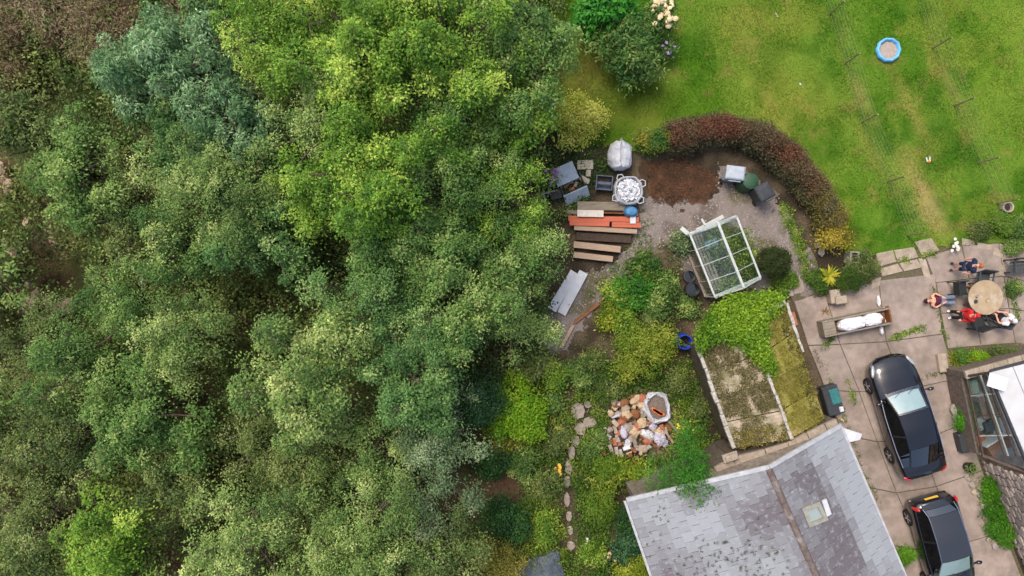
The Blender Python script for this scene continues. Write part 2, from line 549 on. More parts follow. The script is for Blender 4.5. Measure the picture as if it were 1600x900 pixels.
def leaf_mesh(name, C, D, N, L, Wd, col, mat=None, parent=None, fold=0.12):
    """kite shaped leaves: centre C, tip direction D, face normal N"""
    D = unit(D); Sd = unit(np.cross(N, D)); N2 = np.cross(D, Sd)
    L = np.broadcast_to(L, (len(C),))[:, None]; Wd = np.broadcast_to(Wd, (len(C),))[:, None]
    a = C - D * L * 0.5
    b = C + Sd * Wd * 0.5 - D * L * 0.08 + N2 * L * fold
    t = C + D * L * 0.5
    d = C - Sd * Wd * 0.5 - D * L * 0.08 + N2 * L * fold
    v = np.stack([a, d, t, b], 1).reshape(-1, 3)
    return big(name, v, np.arange(len(v)).reshape(-1, 4), mat or LEAF, col=np.repeat(col, 4, 0), parent=parent)


def cloud(r, R, Rz, zc, nspray, nper, sr, pal, lobes=9, lobe_r=(0.36, 0.55), low=-0.25, droop=0.35, upb=1.0, flat=0.55, hang=0.0, jit=0.28, spread=(0.35, 0.72)):
    """leaf positions of a lumpy crown: lobes > sprays > leaves. returns C, D, N, colour, spray centres, lobe centres"""
    ld = unit(r.normal(size=(lobes, 3)) * (1, 1, 0.8)); ld[:, 2] = np.abs(ld[:, 2]) * 0.9 - 0.25
    lr = r.uniform(*lobe_r, lobes)
    rad = r.uniform(*spread, lobes) ** 0.8
    lc = ld * rad[:, None] * np.array([R, R, Rz]) + np.array([0, 0, zc])
    lc[0] = (r.normal() * R * 0.1, r.normal() * R * 0.1, zc + Rz * 0.45)
    w = lr ** 2; w /= w.sum()
    li = r.choice(lobes, nspray, p=w)
    sdv = unit(r.normal(size=(nspray, 3)))
    sdv[:, 2] = np.where(sdv[:, 2] < low, -sdv[:, 2], sdv[:, 2])
    sc_ = lc[li] + sdv * (lr[li] * r.uniform(0.7, 1.08, nspray))[:, None] * np.array([R, R, Rz * 1.0])
    n = nspray * nper
    off = r.normal(size=(nspray, nper, 3)) * sr * np.array([1, 1, flat]) * r.uniform(0.6, 1.3, (nspray, 1, 1))
    rr = np.linalg.norm(off[:, :, :2], axis=2)
    off[:, :, 2] -= (rr / sr) ** 2 * sr * droop
    C = (sc_[:, None] + off).reshape(-1, 3)
    out = off.copy(); out[:, :, 2] = 0
    out = unit(out.reshape(-1, 3))
    D = unit(out + r.normal(size=(n, 3)) * 0.6 + np.array([0, 0, -0.35 - hang]))
    N = unit(np.array([0, 0, 1.0]) * upb + r.normal(size=(n, 3)) * 0.5 + out * 0.35 + np.repeat(sdv, nper, 0) * 0.35)
    t = 0.5 * r.random(lobes)[li] + 0.5 * r.random(nspray)
    t = np.clip((t - 0.5) * 1.35 + 0.5, 0, 1)
    cc = mixc(pal[0], pal[1], sstep(t, 0, 0.6))
    if len(pal) > 2: cc = mixc(cc, pal[2], sstep(t, 0.6, 1.0))
    cc = np.repeat(cc, nper, 0) * r.uniform(1 - jit, 1 + jit, (n, 1)) * (1 + r.normal(size=(n, 3)) * 0.06)
    return C, D, N, np.clip(cc, 0.003, 0.9), sc_, lc, li


def wood(mb, r, base, top, lc, sc_, li, r0, twigs=True):
    """trunk to the crown, a limb to each lobe, twigs to some sprays"""
    base, top = V(base), V(top)
    mid = base.lerp(top, 0.5) + V((r.normal() * 0.12, r.normal() * 0.12, 0))
    mb.tube([base, base.lerp(mid, 0.5), mid, top], [r0, r0 * 0.85, r0 * 0.7, r0 * 0.4], 8)
    for i, l in enumerate(lc):
        l = V(l)
        s = mid.lerp(top, float(r.uniform(0, 1)))
        m = s.lerp(l, 0.55) + V((0, 0, -0.12 * (l - s).length))
        mb.tube([s, m, l], [r0 * 0.42, r0 * 0.28, r0 * 0.12], 5)
        if twigs:
            for k in np.where(li == i)[0][::3]:
                mb.tube([l, V(sc_[k])], [r0 * 0.1, 0.008], 3, cap=False)


def pal(*cs, k=1.0):
    return [np.array(lin(*c_, k)) for c_ in cs]


BRIGHT = pal((74, 112, 36), (126, 158, 54), (176, 194, 84))
MID = pal((70, 102, 48), (108, 138, 66), (154, 172, 94))
COOL = pal((66, 102, 54), (104, 138, 72), (150, 172, 100))
PALE = pal((84, 112, 56), (128, 150, 76), (176, 186, 110))
OLIVE = pal((80, 98, 50), (110, 126, 64), (150, 158, 92))
DARK = pal((34, 66, 30), (50, 90, 40), (72, 114, 50))
GOLD = pal((100, 124, 32), (142, 160, 46), (180, 180, 70))
GREYG = pal((84, 108, 68), (118, 138, 92), (162, 172, 128))
BROWN = pal((92, 76, 56), (118, 96, 70), (140, 116, 86))
SILVER = pal((84, 120, 74), (120, 152, 100), (164, 188, 136))


def tree(name, px, py, rpx, top, palette, label, cat='tree', dens=1.0, leaf=(0.15, 0.075), kw=None, seed=None, lobes=30, sr=0.2, group=None):
    """crown centred under photo pixel (px, py) at its own height; trunk straight below it"""
    r = np.random.default_rng(seed if seed is not None else abs(int(px * 31 + py * 7)))
    zc = top * 0.72
    b = P(px, py, zc)
    R = rpx * 1.08 / S * (H - zc) / H
    Rz = min(top * 0.28, R * 0.95)
    loc = V((b.x, b.y, 0))
    t = thing(name, loc, label, cat, group)
    nspray = int(60 * R * R * dens) + 24
    C, D, N, cc, sc_, lc, li = cloud(r, R, Rz, zc, nspray, 62, sr, palette, lobes=lobes, **{**dict(lobe_r=(.13, .27), spread=(.25, 1.4), low=.0, droop=.75), **(kw or {})})
    n = len(C)
    leaf_mesh('crown', C, D, N, r.uniform(0.75, 1.25, n) * leaf[0], r.uniform(0.75, 1.25, n) * leaf[1], np.clip(cc * np.array([1.14, 1.2, 1.3]), 0, .9), parent=t)
    mb = MB()
    wood(mb, r, (0, 0, -0.05), (0, 0, zc), lc, sc_, li, 0.05 + 0.014 * top)
    mb.build('trunk', BARK, t)
    return t


TG = 'trees of the wood'
WILLOW = dict(hang=0.35, droop=0.8, flat=0.7, upb=1.1)
for a in (
    ('leafy_tree', 440, 40, 88, 8.5, BRIGHT, 'bright yellow-green tree at the top edge, just right of the grey-green willow'),
    ('leafy_tree', 565, 70, 100, 9.5, BRIGHT, 'tall yellow-green tree at the top edge with a small tree darkly shaded below it'),
    ('leafy_tree', 690, 55, 98, 9.0, BRIGHT, 'bright green tree in the middle of the top edge'),
    ('leafy_tree', 815, 60, 84, 8.0, MID, 'green tree at the top edge overhanging the lawn'),
    ('leafy_tree', 700, 170, 80, 7.5, MID, 'green tree below the top row, left of the lawn corner'),
    ('leafy_tree', 792, 175, 54, 6.5, BRIGHT, 'light green tree beside the round yellow shrub'),
    ('willow_tree', 215, 105, 58, 7.0, SILVER, 'grey-green willow crown at upper left, leftmost spray of the pale willows', WILLOW),
    ('willow_tree', 315, 95, 78, 8.0, SILVER, 'largest grey-green willow near the upper left corner', WILLOW),
    ('willow_tree', 360, 175, 55, 7.5, SILVER, 'grey-green willow with drooping sprays left of the yellow-green tree', WILLOW),
    ('willow_tree', 275, 190, 62, 6.0, COOL, 'dull blue-green willow below the largest pale willow', WILLOW),
    ('leafy_tree', 505, 185, 72, 8.5, PALE, 'pale green tree with light tips right of the willows'),
    ('leafy_tree', 570, 255, 100, 9.0, BRIGHT, 'broad bright yellow-green tree in the middle of the wood'),
    ('leafy_tree', 500, 300, 62, 7.5, BRIGHT, 'yellow-green tree below left of the broad bright tree'),
    ('leafy_tree', 690, 270, 78, 7.0, MID, 'mid green tree between the broad bright tree and the stacked timber'),
    ('leafy_tree', 780, 300, 56, 6.0, BRIGHT, 'light green tree overhanging the dismantled grey chest'),
    ('leafy_tree', 800, 400, 58, 5.0, MID, 'green tree whose branches reach the ends of the stacked beams'),
    ('leafy_tree', 650, 375, 84, 7.0, MID, 'mid green tree at the centre of the photograph'),
    ('leafy_tree', 745, 460, 86, 6.0, MID, 'green tree left of the two white boards'),
    ('leafy_tree', 590, 470, 84, 6.5, COOL, 'cool green tree below the middle of the wood'),
    ('leafy_tree', 800, 500, 50, 4.5, PALE, 'small pale green tree beside the lower end of the gravel path'),
    ('leafy_tree', 330, 300, 90, 7.5, PALE, 'pale olive tree with yellowish tips below the willows'),
    ('leafy_tree', 395, 360, 66, 6.5, COOL, 'cool green tree above the bare brown gap'),
    ('leafy_tree', 270, 390, 60, 6.0, MID, 'green tree left of the bare brown gap'),
    ('leafy_tree', 120, 265, 66, 6.5, MID, 'green tree near the left edge beside pale stones'),
    ('leafy_tree', 180, 330, 56, 5.5, OLIVE, 'olive green tree right of the pale stones'),
    ('leafy_tree', 35, 210, 52, 6.0, OLIVE, 'olive tree on the left edge under the brown scrub'),
    ('leafy_tree', 475, 590, 92, 7.5, PALE, 'pale yellow-green tree in the lower middle of the wood'),
    ('leafy_tree', 645, 590, 78, 6.0, COOL, 'cool green tree right of the pale yellow-green one'),
    ('leafy_tree', 285, 545, 66, 6.5, PALE, 'light green tree left of the pale yellow-green one'),
    ('leafy_tree', 200, 480, 54, 5.0, MID, 'small green tree between the white fleck and the pale stones'),
    ('leafy_tree', 120, 560, 72, 6.0, MID, 'green tree near the left edge below the pale stones'),
    ('leafy_tree', 40, 540, 55, 5.5, OLIVE, 'olive tree on the left edge below the pale stones'),
    ('leafy_tree', 225, 650, 78, 6.0, MID, 'green tree above the orange flowers'),
    ('leafy_tree', 100, 680, 66, 5.5, OLIVE, 'olive tree left of the tree above the orange flowers'),
    ('leafy_tree', 20, 690, 48, 5.0, OLIVE, 'olive tree on the lower part of the left edge'),
    ('leafy_tree', 570, 720, 62, 5.0, PALE, 'pale green tree among the reddish brown gaps'),
    ('leafy_tree', 680, 740, 74, 5.0, GREYG, 'grey-green tree left of the dark round bush'),
    ('leafy_tree', 390, 850, 84, 7.5, PALE, 'yellowish green tree at the bottom edge left of centre'),
    ('leafy_tree', 560, 840, 88, 6.5, PALE, 'pale green tree at the bottom edge near the middle'),
    ('leafy_tree', 480, 750, 52, 5.0, OLIVE, 'olive green tree above the two trees of the bottom edge'),
    ('leafy_tree', 175, 860, 72, 6.0, BRIGHT, 'yellow-green tree at the bottom edge below the orange flowers'),
    ('leafy_tree', 265, 770, 48, 5.0, OLIVE, 'olive tree beside the bare ring of branches'),
    ('leafy_tree', 50, 830, 60, 5.5, OLIVE, 'olive tree in the lower left corner'),
    ('leafy_tree', 680, 870, 62, 5.0, OLIVE, 'olive tree at the bottom edge left of the yellowish shrub'),
    ('leafy_tree', 400, 690, 58, 4.5, OLIVE, 'thin olive tree below the pale yellow-green one'),
    ('leafy_tree', 690, 640, 40, 4.0, GREYG, 'grey-green small tree left of the dark blue-green shrub'),
):
    kw = dict(a[7]) if len(a) > 7 else None
    tree(*a[:7], kw=kw, group=TG, dens=0.85 if a[5] is OLIVE or a[5] is GREYG else 1.12,
         leaf=(0.14, 0.042) if a[0] == 'willow_tree' else tuple(q * (0.82 + 0.4 * ((a[1] * 7 + a[2] * 3) % 10) / 10) for q in (0.1, 0.054)), sr=0.2)
# trees that stand just outside the picture, so that the wood goes on
for k, (px, py, rp, tp, pl) in enumerate(((-90, 140, 80, 7, OLIVE), (-100, 420, 90, 6, PALE), (-90, 640, 80, 6, MID), (330, -90, 90, 8, MID), (640, -110, 100, 8, BRIGHT), (300, 980, 90, 6, PALE), (560, 990, 90, 6, MID), (40, 980, 80, 6, OLIVE))):
    tree('leafy_tree', px, py, rp, tp, pl, 'tree beyond the ' + ('left edge at the top', 'middle of the left edge', 'left edge at the bottom', 'top edge left of centre', 'middle of the top edge', 'bottom edge left of centre', 'middle of the bottom edge', 'bottom left corner')[k], group='trees beyond the picture edge', dens=0.5, leaf=(0.14, 0.07))

# undergrowth of the wood, nobody could count it
WOODP = [P(*p)[:2] for p in ((-160, -100), (880, -100), (860, 230), (840, 300), (870, 420), (840, 520), (850, 560), (720, 600), (740, 760), (760, 1000), (-160, 1000))]


# open spots where stones and stepping stones show through
STONE_SPOTS = [(8, 262), (12, 280), (6, 300), (20, 292), (96, 204), (99, 214), (95, 236), (15, 384), (26, 396), (8, 424), (16, 432), (52, 444), (64, 462), (80, 470), (44, 474), (56, 476), (90, 484), (104, 480), (112, 478), (76, 498), (88, 376), (50, 348), (174, 480), (186, 482), (82, 540), (92, 548)]
STEP_SPOTS = [(903, 642), (921, 660), (907, 670), (899, 688), (893, 706), (888, 730), (886, 752), (886, 780), (889, 806), (891, 828), (892, 852), (880, 590), (918, 632), (885, 615), (887, 766), (212, 442)]
CLEAR = np.array([tuple(P(*q)[:2]) for q in STONE_SPOTS + STEP_SPOTS])
CLEAR_R = np.array([.34] * len(STONE_SPOTS) + [.29] * len(STEP_SPOTS))
_hp = [(x, y) for x in range(945, 1055, 14) for y in range(618, 716, 14) if ((x - 1000) / 54) ** 2 + ((y - 664) / 52) ** 2 < 1]
CLEAR = np.concatenate([CLEAR, np.array([tuple(P(*q)[:2]) for q in _hp])]); CLEAR_R = np.concatenate([CLEAR_R, np.full(len(_hp), .3)])


def undergrowth(name, poly, nsp, nper, sr, zr, pals, thr, off, label, leaf, seed, cat='undergrowth', hang=0.0):
    r = np.random.default_rng(seed)
    xs = [p[0] for p in poly]; ys = [p[1] for p in poly]
    x = r.uniform(min(xs), max(xs), nsp); y = r.uniform(min(ys), max(ys), nsp)
    k = inside(poly, x, y) & (fbm(x, y, 0.45, 4, off) > thr)
    k &= (np.hypot(x[:, None] - CLEAR[None, :, 0], y[:, None] - CLEAR[None, :, 1]) - CLEAR_R[None]).min(1) > 0
    x, y = x[k], y[k]; m = len(x)
    z = r.uniform(0.1, 1, m) ** 1.5 * zr
    o = r.normal(size=(m, nper, 3)) * sr * np.array([1, 1, .45])
    C = np.stack([x, y, z], 1)[:, None] + o; C[:, :, 2] = np.abs(C[:, :, 2]) + 0.02
    n = m * nper
    out = o.copy(); out[:, :, 2] = 0; out = unit(out.reshape(-1, 3))
    D = unit(out + r.normal(size=(n, 3)) * 0.7 + (0, 0, -0.3 - hang)); N = unit(np.array([0, 0, 1.0]) + r.normal(size=(n, 3)) * 0.5)
    t = fbm(x, y, 0.5, 3, off + 9) + r.normal(size=m) * 0.12
    cc = mixc(pals[0], pals[1], sstep(t, 0.3, 0.5)); cc = mixc(cc, pals[2], sstep(t, 0.5, 0.7))
    cc = np.repeat(cc, nper, 0) * r.uniform(.7, 1.3, (n, 1))
    ob = leaf_mesh(name, C.reshape(-1, 3), D, N, r.uniform(.7, 1.3, n) * leaf[0], r.uniform(.7, 1.3, n) * leaf[1], cc)
    return tag(ob, label, cat, kind='stuff')


undergrowth('undergrowth', WOODP, 8200, 34, 0.2, 1.6, OLIVE, 0.37, 0, 'low brambles and weeds covering the floor of the wood', (0.13, 0.075), 5)
undergrowth('undergrowth', WOODP, 3600, 30, 0.2, 1.8, MID, 0.46, 31, 'low green leaves on the floor of the wood', (0.12, 0.075), 6)
undergrowth('bracken', WOODP, 2600, 26, 0.25, 0.7, pal((104, 76, 60), (122, 90, 72), (146, 112, 90)), 0.5, 70, 'dead reddish brown bracken in the gaps between the trees', (0.16, 0.04), 8)
SCRUB = [P(*p)[:2] for p in ((-100, -60), (330, -60), (300, 60), (190, 130), (140, 110), (90, 190), (-100, 200))]
undergrowth('dry_scrub', SCRUB, 3200, 30, 0.22, 2.0, pal((112, 96, 70), (138, 120, 92), (160, 144, 116)), 0.34, 12, 'brownish dry scrub in the upper left corner', (0.15, 0.035), 9, 'scrub')

# ---------------------------------------------------------------- paving: patio and drive in concrete bays
drive = thing('driveway', P(1430, 600), 'concrete drive and patio laid in large bays with weedy joints', 'driveway')
tag(drive, kind='structure'); del drive['category']
bed = MB()
bed.prism([tuple(P(*p)[:2]) for p in ((1232, 452), (1300, 440), (1362, 440), (1368, 398), (1440, 374), (1565, 374), (1640, 420), (1640, 560), (1500, 590), (1530, 720), (1600, 900), (1660, 1000), (1480, 1000), (1400, 870), (1300, 640))], -0.1, 0.012)
bed.build('joint_bed', pm('weedy_joint_soil', lin(104, 94, 78), lin(78, 70, 54), 9, 0.95, 0.6, coord='World', c3=lin(76, 88, 42), sc3=2.5), drive, world=True)


def slab(poly, mat=None, top=0.045, name='slab'):
    m = MB()
    m.prism([tuple(P(*p)[:2]) for p in poly], -0.05, top, 0.012)
    return m.build(name, mat or CONC, drive, world=True)


def g4(a, b, c_, d, g=1.6):
    """a bay with a gap left around it"""
    cx = (a[0] + b[0] + c_[0] + d[0]) / 4; cy = (a[1] + b[1] + c_[1] + d[1]) / 4
    out = []
    for p in (a, b, c_, d):
        l = math.hypot(p[0] - cx, p[1] - cy)
        out.append((p[0] - (p[0] - cx) / l * g, p[1] - (p[1] - cy) / l * g))
    return out


# bays that follow the drive: lines of joints running down the photograph
colA = [(1240, 470), (1262, 540), (1290, 610), (1318, 680), (1350, 760), (1385, 850), (1425, 950)]
colB = [(1290, 462), (1312, 538), (1342, 612), (1370, 690), (1400, 770), (1440, 860), (1480, 960)]
colC = [(1372, 438), (1384, 534), (1412, 610), (1436, 690), (1462, 760), (1500, 850), (1540, 950)]
colD = [(1460, 428), (1472, 522), (1492, 592), (1510, 660), (1534, 735), (1568, 830), (1610, 940)]
for A, B in ((colA, colB), (colB, colC), (colC, colD)):
    for i in range(len(A) - 1):
        slab(g4(A[i], B[i], B[i + 1], A[i + 1], 0.9 if B is not colC else 0.7), top=0.03 + 0.012 * ((i * 7 + len(A)) % 3))
# the patio with the table
pt = [[(1446, 402), (1502, 384), (1560, 380), (1625, 400)], [(1462, 442), (1514, 436), (1568, 432), (1630, 446)], [(1470, 490), (1522, 486), (1576, 482), (1635, 492)], [(1480, 545), (1532, 540), (1586, 536), (1640, 545)]]
for i in range(3):
    for j in range(3):
        slab(g4(pt[i][j], pt[i][j + 1], pt[i + 1][j + 1], pt[i + 1][j], 0.8), top=0.032 + 0.008 * ((i + j * 2) % 3))
# pale flags along the lawn
for q in (((1368, 396), (1394, 391), (1400, 409), (1372, 417)), ((1396, 391), (1427, 386), (1434, 402), (1402, 410)), ((1428, 378), (1454, 372), (1467, 391), (1442, 403)),
          ((1374, 420), (1402, 412), (1410, 424), (1378, 432)), ((1404, 411), (1432, 405), (1440, 418), (1412, 424)), ((1434, 404), (1445, 404), (1455, 438), (1443, 432)),
          ((1360, 437), (1376, 433), (1374, 446), (1362, 452)), ((1502, 372), (1524, 376), (1522, 383), (1502, 384)), ((1526, 378), (1552, 384), (1548, 391), (1526, 388)), ((1552, 386), (1568, 394), (1566, 404), (1550, 398)), ((1560, 410), (1572, 420), (1568, 432), (1558, 428))):
    slab(q, PALESLAB, 0.052, 'flagstone')
for q in (((1236, 436), (1252, 434), (1258, 456), (1240, 460)), ((1246, 470), (1270, 462), (1276, 486), (1254, 492)), ((1214, 440), (1236, 438), (1240, 462), (1220, 466))):
    slab(q, CONC, 0.048, 'flagstone')

# stepping stones through the shrubbery
step_mat = pm('stepping_stone', lin(158, 146, 136), lin(122, 110, 102), 6, 0.95, 0.5, rnd=0.12)
rp = random.Random(3)
for i, (px, py, rx, ry) in enumerate(((903, 642, 12, 14), (921, 660, 11, 9), (907, 670, 9, 11), (899, 688, 7, 9), (893, 706, 6, 12), (888, 730, 6, 12), (886, 752, 5, 10), (886, 780, 5, 12), (889, 806, 5, 9), (891, 828, 5, 8), (892, 852, 7, 8), (880, 590, 7, 8), (918, 632, 6, 6))):
    pts = [(px + rx * math.cos(t * 0.7854) * rp.uniform(.85, 1.1), py + ry * math.sin(t * 0.7854) * rp.uniform(.85, 1.1)) for t in range(8)]
    m = MB(); loc = P(px, py)
    m.prism([tuple(P(*p)[:2]) for p in pts], 0.0, 0.07, 0.015)
    tag(m.build('stepping_stone', step_mat, loc=loc), 'flat grey stepping stone: %s' % (['broadest, at the bend', 'right-hand one beside the bend', 'small one just below the bend', 'sixth from the lower end', 'long narrow one between ferns', 'narrow one above the yellow flowers', 'narrow one level with the dark round bush', 'thin one in the dirt track', 'small one low on the path', 'next to lowest one', 'lowest round one', 'highest one by the soil patch', 'small pale one above the broadest'][i]), 'paving stone', 'stepping stones of the garden path')

# timber and stone edging of the gravel
for i, (a, b, w, lab) in enumerate((((876, 543), (895, 508), 0.13, 'pale timber edging board at the low end of the gravel path'), ((897, 504), (935, 474), 0.12, 'weathered edging board along the middle of the gravel path'), ((938, 470), (972, 438), 0.1, 'brown edging board nearest the beams beside the gravel'))):
    A, B = P(*a), P(*b)
    m = MB(); m.bar(A + V((0, 0, .08)), B + V((0, 0, .08)), w, 0.14)
    tag(m.build('edging_board', TIMBER if i == 0 else BROWNWOOD, loc=A), lab, 'edging', 'edging boards of the gravel path')

# ---------------------------------------------------------------- slate roofed cottage at the bottom
house = thing('stone_cottage', P(1200, 860), 'long cottage with a mottled grey slate roof and small roof window', 'house')
ZE1, ZE2, ZR = 2.45, 2.6, 3.9
A0 = P(979, 783, ZE1); B0 = P(1313, 667, ZE2); R0 = P(1201, 732, ZR)
A1 = P(1048, 983, ZE1); B1 = P(1456, 1000, ZE2); R1 = P(1320, 1000, ZR)
SLATE = None


def slate_mat():
    m, nt, b, out = _mat('roof_slate')
    N, L = nt.nodes.new, nt.links.new
    g = N('ShaderNodeNewGeometry'); oi = N('ShaderNodeObjectInfo')
    n2 = N('ShaderNodeTexNoise'); n2.inputs['Scale'].default_value = 5.5; n2.inputs['Detail'].default_value = 8; n2.inputs['Roughness'].default_value = 0.75
    L(g.outputs['Position'], n2.inputs['Vector'])
    r2 = N('ShaderNodeValToRGB'); r2.color_ramp.elements[0].position = 0.53; r2.color_ramp.elements[1].position = 0.66
    L(n2.outputs[0], r2.inputs[0])
    mx = N('ShaderNodeMix'); mx.data_type = 'RGBA'; fa = N('ShaderNodeMath'); fa.operation = 'MULTIPLY'; fa.inputs[1].default_value = .7; L(r2.outputs[0], fa.inputs[0]); L(fa.outputs[0], mx.inputs[0]); L(oi.outputs['Color'], mx.inputs[6]); mx.inputs[7].default_value = (*lin(158, 163, 170), 1)
    n3 = N('ShaderNodeTexNoise'); n3.inputs['Scale'].default_value = 3.2; n3.inputs['Detail'].default_value = 8; n3.inputs['Roughness'].default_value = 0.8
    mp = N('ShaderNodeMapping'); mp.inputs['Location'].default_value = (5, 9, 2); L(g.outputs['Position'], mp.inputs[0]); L(mp.outputs[0], n3.inputs['Vector'])
    r3 = N('ShaderNodeValToRGB'); r3.color_ramp.elements[0].position = 0.64; r3.color_ramp.elements[1].position = 0.7
    L(n3.outputs[0], r3.inputs[0])
    my = N('ShaderNodeMix'); my.data_type = 'RGBA'; L(r3.outputs[0], my.inputs[0]); L(mx.outputs[2], my.inputs[6]); my.inputs[7].default_value = (*lin(84, 80, 76), 1)
    L(my.outputs[2], b.inputs['Base Color']); b.inputs['Roughness'].default_value = 0.7; b.inputs['Specular IOR Level'].default_value = 0.3
    bp = N('ShaderNodeBump'); bp.inputs['Strength'].default_value = 0.3; bp.inputs['Distance'].default_value = 0.015
    L(n2.outputs[0], bp.inputs['Height']); L(bp.outputs[0], b.inputs['Normal'])
    return m


SLATE = slate_mat()
roofb = MB()
dn = V((0, 0, -0.06))
for q in ((A0, A1, R1, R0), (R0, R1, B1, B0)):
    roofb.hexa([p + dn * 2.5 for p in q], [p + dn for p in q])
roof = roofb.build('roof', pm('roof_felt', lin(70, 66, 66), lin(50, 48, 48), 8), house, world=True)
wl = MB()
def inset(p, q, t): return p.lerp(q, t)
wq = [A0.lerp(B0, .04), B0.lerp(A0, .04), B1.lerp(A1, .04), A1.lerp(B1, .04)]
wl.hexa([V((p.x, p.y, -0.05)) for p in wq], [V((p.x, p.y, 2.25)) for p in wq])
wl.add([V((wq[0].x, wq[0].y, 2.25)), V((wq[1].x, wq[1].y, 2.25)), R0 + V((0, -.15, -.3))], [(0, 1, 2)])
wl.build('wall', pm('cottage_wall', lin(150, 138, 126), lin(100, 90, 80), 5, 0.95, 0.6, coord='World'), house, world=True)
sme = {}


def slates(E0, E1, T0, T1, rows, cols, seed, tone):
    """courses from eave (E) to ridge (T); shared mesh, each slate its own object"""
    r = random.Random(seed)
    nrm = (E1 - E0).cross(T0 - E0); nrm = nrm.normalized() * (1 if nrm.z > 0 else -1)
    for i in range(rows):
        for j in range(cols + 1):
            u0 = (j - (0.5 if i % 2 else 0.0)) / cols; u1 = u0 + 1 / cols
            u0, u1 = max(u0, 0), min(u1, 1)
            if u1 - u0 < 0.01: continue
            v0, v1 = i / rows, min((i + 1.35) / rows, 1.0)
            def q(u, v): return E0.lerp(E1, u).lerp(T0.lerp(T1, u), v)
            um, vm = (u0 + u1) / 2, (v0 + v1) / 2
            c = q(um, vm)
            if abs(c.y) > 13.4: continue
            ux = q(u1, vm) - q(u0, vm); vy = q(um, v1) - q(um, v0)
            w, h = ux.length, vy.length
            X_ = ux.normalized(); Z_ = nrm; Y_ = Z_.cross(X_).normalized()
            if Y_.dot(vy) < 0: X_ = -X_; Y_ = -Y_
            tilt = 0.035 + r.uniform(-.012, .015)
            Rm = Matrix((X_, Y_, Z_)).transposed().to_4x4()
            Mx = Matrix.Translation(c - house.location + nrm * (0.004 + r.uniform(0, .006))) @ Rm @ Matrix.Rotation(-tilt, 4, 'X') @ Matrix.Rotation(r.uniform(-.02, .02), 4, 'Z') @ Matrix.Diagonal((w * r.uniform(.95, .985), h * r.uniform(.97, 1.0), 1, 1))
            if 's' not in sme:
                t = MB(); t.box((0, 0, 0), (1, 1, .016)); o = t.build('slate', SLATE, roof); sme['s'] = o.data; o.matrix_basis = Mx
            else:
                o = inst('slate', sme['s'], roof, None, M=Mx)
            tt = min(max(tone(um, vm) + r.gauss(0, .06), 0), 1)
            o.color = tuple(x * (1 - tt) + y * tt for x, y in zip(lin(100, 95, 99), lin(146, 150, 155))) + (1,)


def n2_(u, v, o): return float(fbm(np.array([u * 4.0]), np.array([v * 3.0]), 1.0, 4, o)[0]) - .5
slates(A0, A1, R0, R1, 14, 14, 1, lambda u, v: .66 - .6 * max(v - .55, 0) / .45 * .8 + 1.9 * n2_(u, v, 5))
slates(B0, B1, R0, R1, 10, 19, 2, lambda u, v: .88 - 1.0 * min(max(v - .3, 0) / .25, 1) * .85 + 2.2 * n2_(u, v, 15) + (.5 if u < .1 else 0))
ridge_mat = pm('ridge_tile', lin(122, 108, 102), lin(88, 76, 72), 7, 0.9, 0.5, coord='World', c3=lin(158, 150, 144), sc3=1.6)
nr = 15
for k in range(nr):
    a, b = R0.lerp(R1, k / nr), R0.lerp(R1, (k + 0.985) / nr)
    t = MB(); d = (b - a).normalized(); s_ = d.cross(V((0, 0, 1))).normalized()
    prof = [(-0.12, -0.05), (-0.09, 0.01), (-0.045, 0.045), (0, 0.055), (0.045, 0.045), (0.09, 0.01), (0.12, -0.05)]
    t.loft([[p + s_ * x + V((0, 0, z + .03 + 0.006 * (k % 2))) for x, z in prof] for p in (a, b)])
    t.build('ridge_tile', ridge_mat, roof, world=True)
vg = pm('verge_board', lin(184, 187, 192), lin(150, 150, 150), 5, 0.6, 0.1)
for nm, a, b in (('verge_board', A0, R0), ('verge_board', R0, B0)):
    t = MB(); o_ = V((0, .06, 0.0)); t.bar(a + o_ + V((0, 0, .03)), b + o_ + V((0, 0, .03)), 0.15, 0.08); t.build(nm, vg, house, world=True)
for a, b, nm in ((A0, A1, 'gutter'), (B0, B1, 'gutter')):
    t = MB(); s_ = V((-.06, 0, -.05)) if a is A0 else V((.06, 0, -.05))
    t.bar(a + s_, b + s_, 0.09, 0.07); t.build(nm, vg, house, world=True)
t = MB()
qq = [P(1316, 668, 2.55), P(1347, 678, 2.55), P(1344, 687, 2.5), P(1323, 692, 2.5)]
t.hexa([p + V((0, 0, -.1)) for p in qq], qq); t.build('gutter_end', WHITE, house, world=True)
# roof window
sw = MB()
def on_right(px, py, lift=0.0):
    # intersection of the pixel's sight line with the right-hand slope
    n = (B1 - B0).cross(R0 - B0).normalized(); n = n if n.z > 0 else -n
    o = V((0, 0, H)); d = P(px, py, 0) - o
    return o + d * ((B0 - o).dot(n) / d.dot(n)) + n * lift
fr = [(1250, 794), (1278, 784), (1292, 812), (1262, 824)]
fo = [on_right(*p, .09) for p in fr]; fi = [fo[i].lerp(fo[(i + 2) % 4], .2) for i in range(4)]
win = MB()
for i in range(4):
    j = (i + 1) % 4
    win.hexa([fo[i] - V((0, 0, .14)), fo[j] - V((0, 0, .14)), fi[j] - V((0, 0, .14)), fi[i] - V((0, 0, .14))], [fo[i], fo[j], fi[j], fi[i]])
w_ = win.build('roof_window', pm('window_frame', lin(164, 162, 150), lin(132, 130, 120), 6, 0.6), house, world=True)
t = MB(); t.hexa([p - V((0, 0, .09)) for p in fi], [p - V((0, 0, .06)) for p in fi]); t.build('pane', paint('roof_window_glass', (0.32, 0.38, 0.36), 0.12), w_, world=True)
t = MB(); q = [on_right(*p, .07) for p in ((1282, 782), (1289, 779), (1297, 803), (1290, 807))]; t.hexa([p - V((0, 0, .05)) for p in q], q); t.build('flashing', WHITE, w_, world=True)
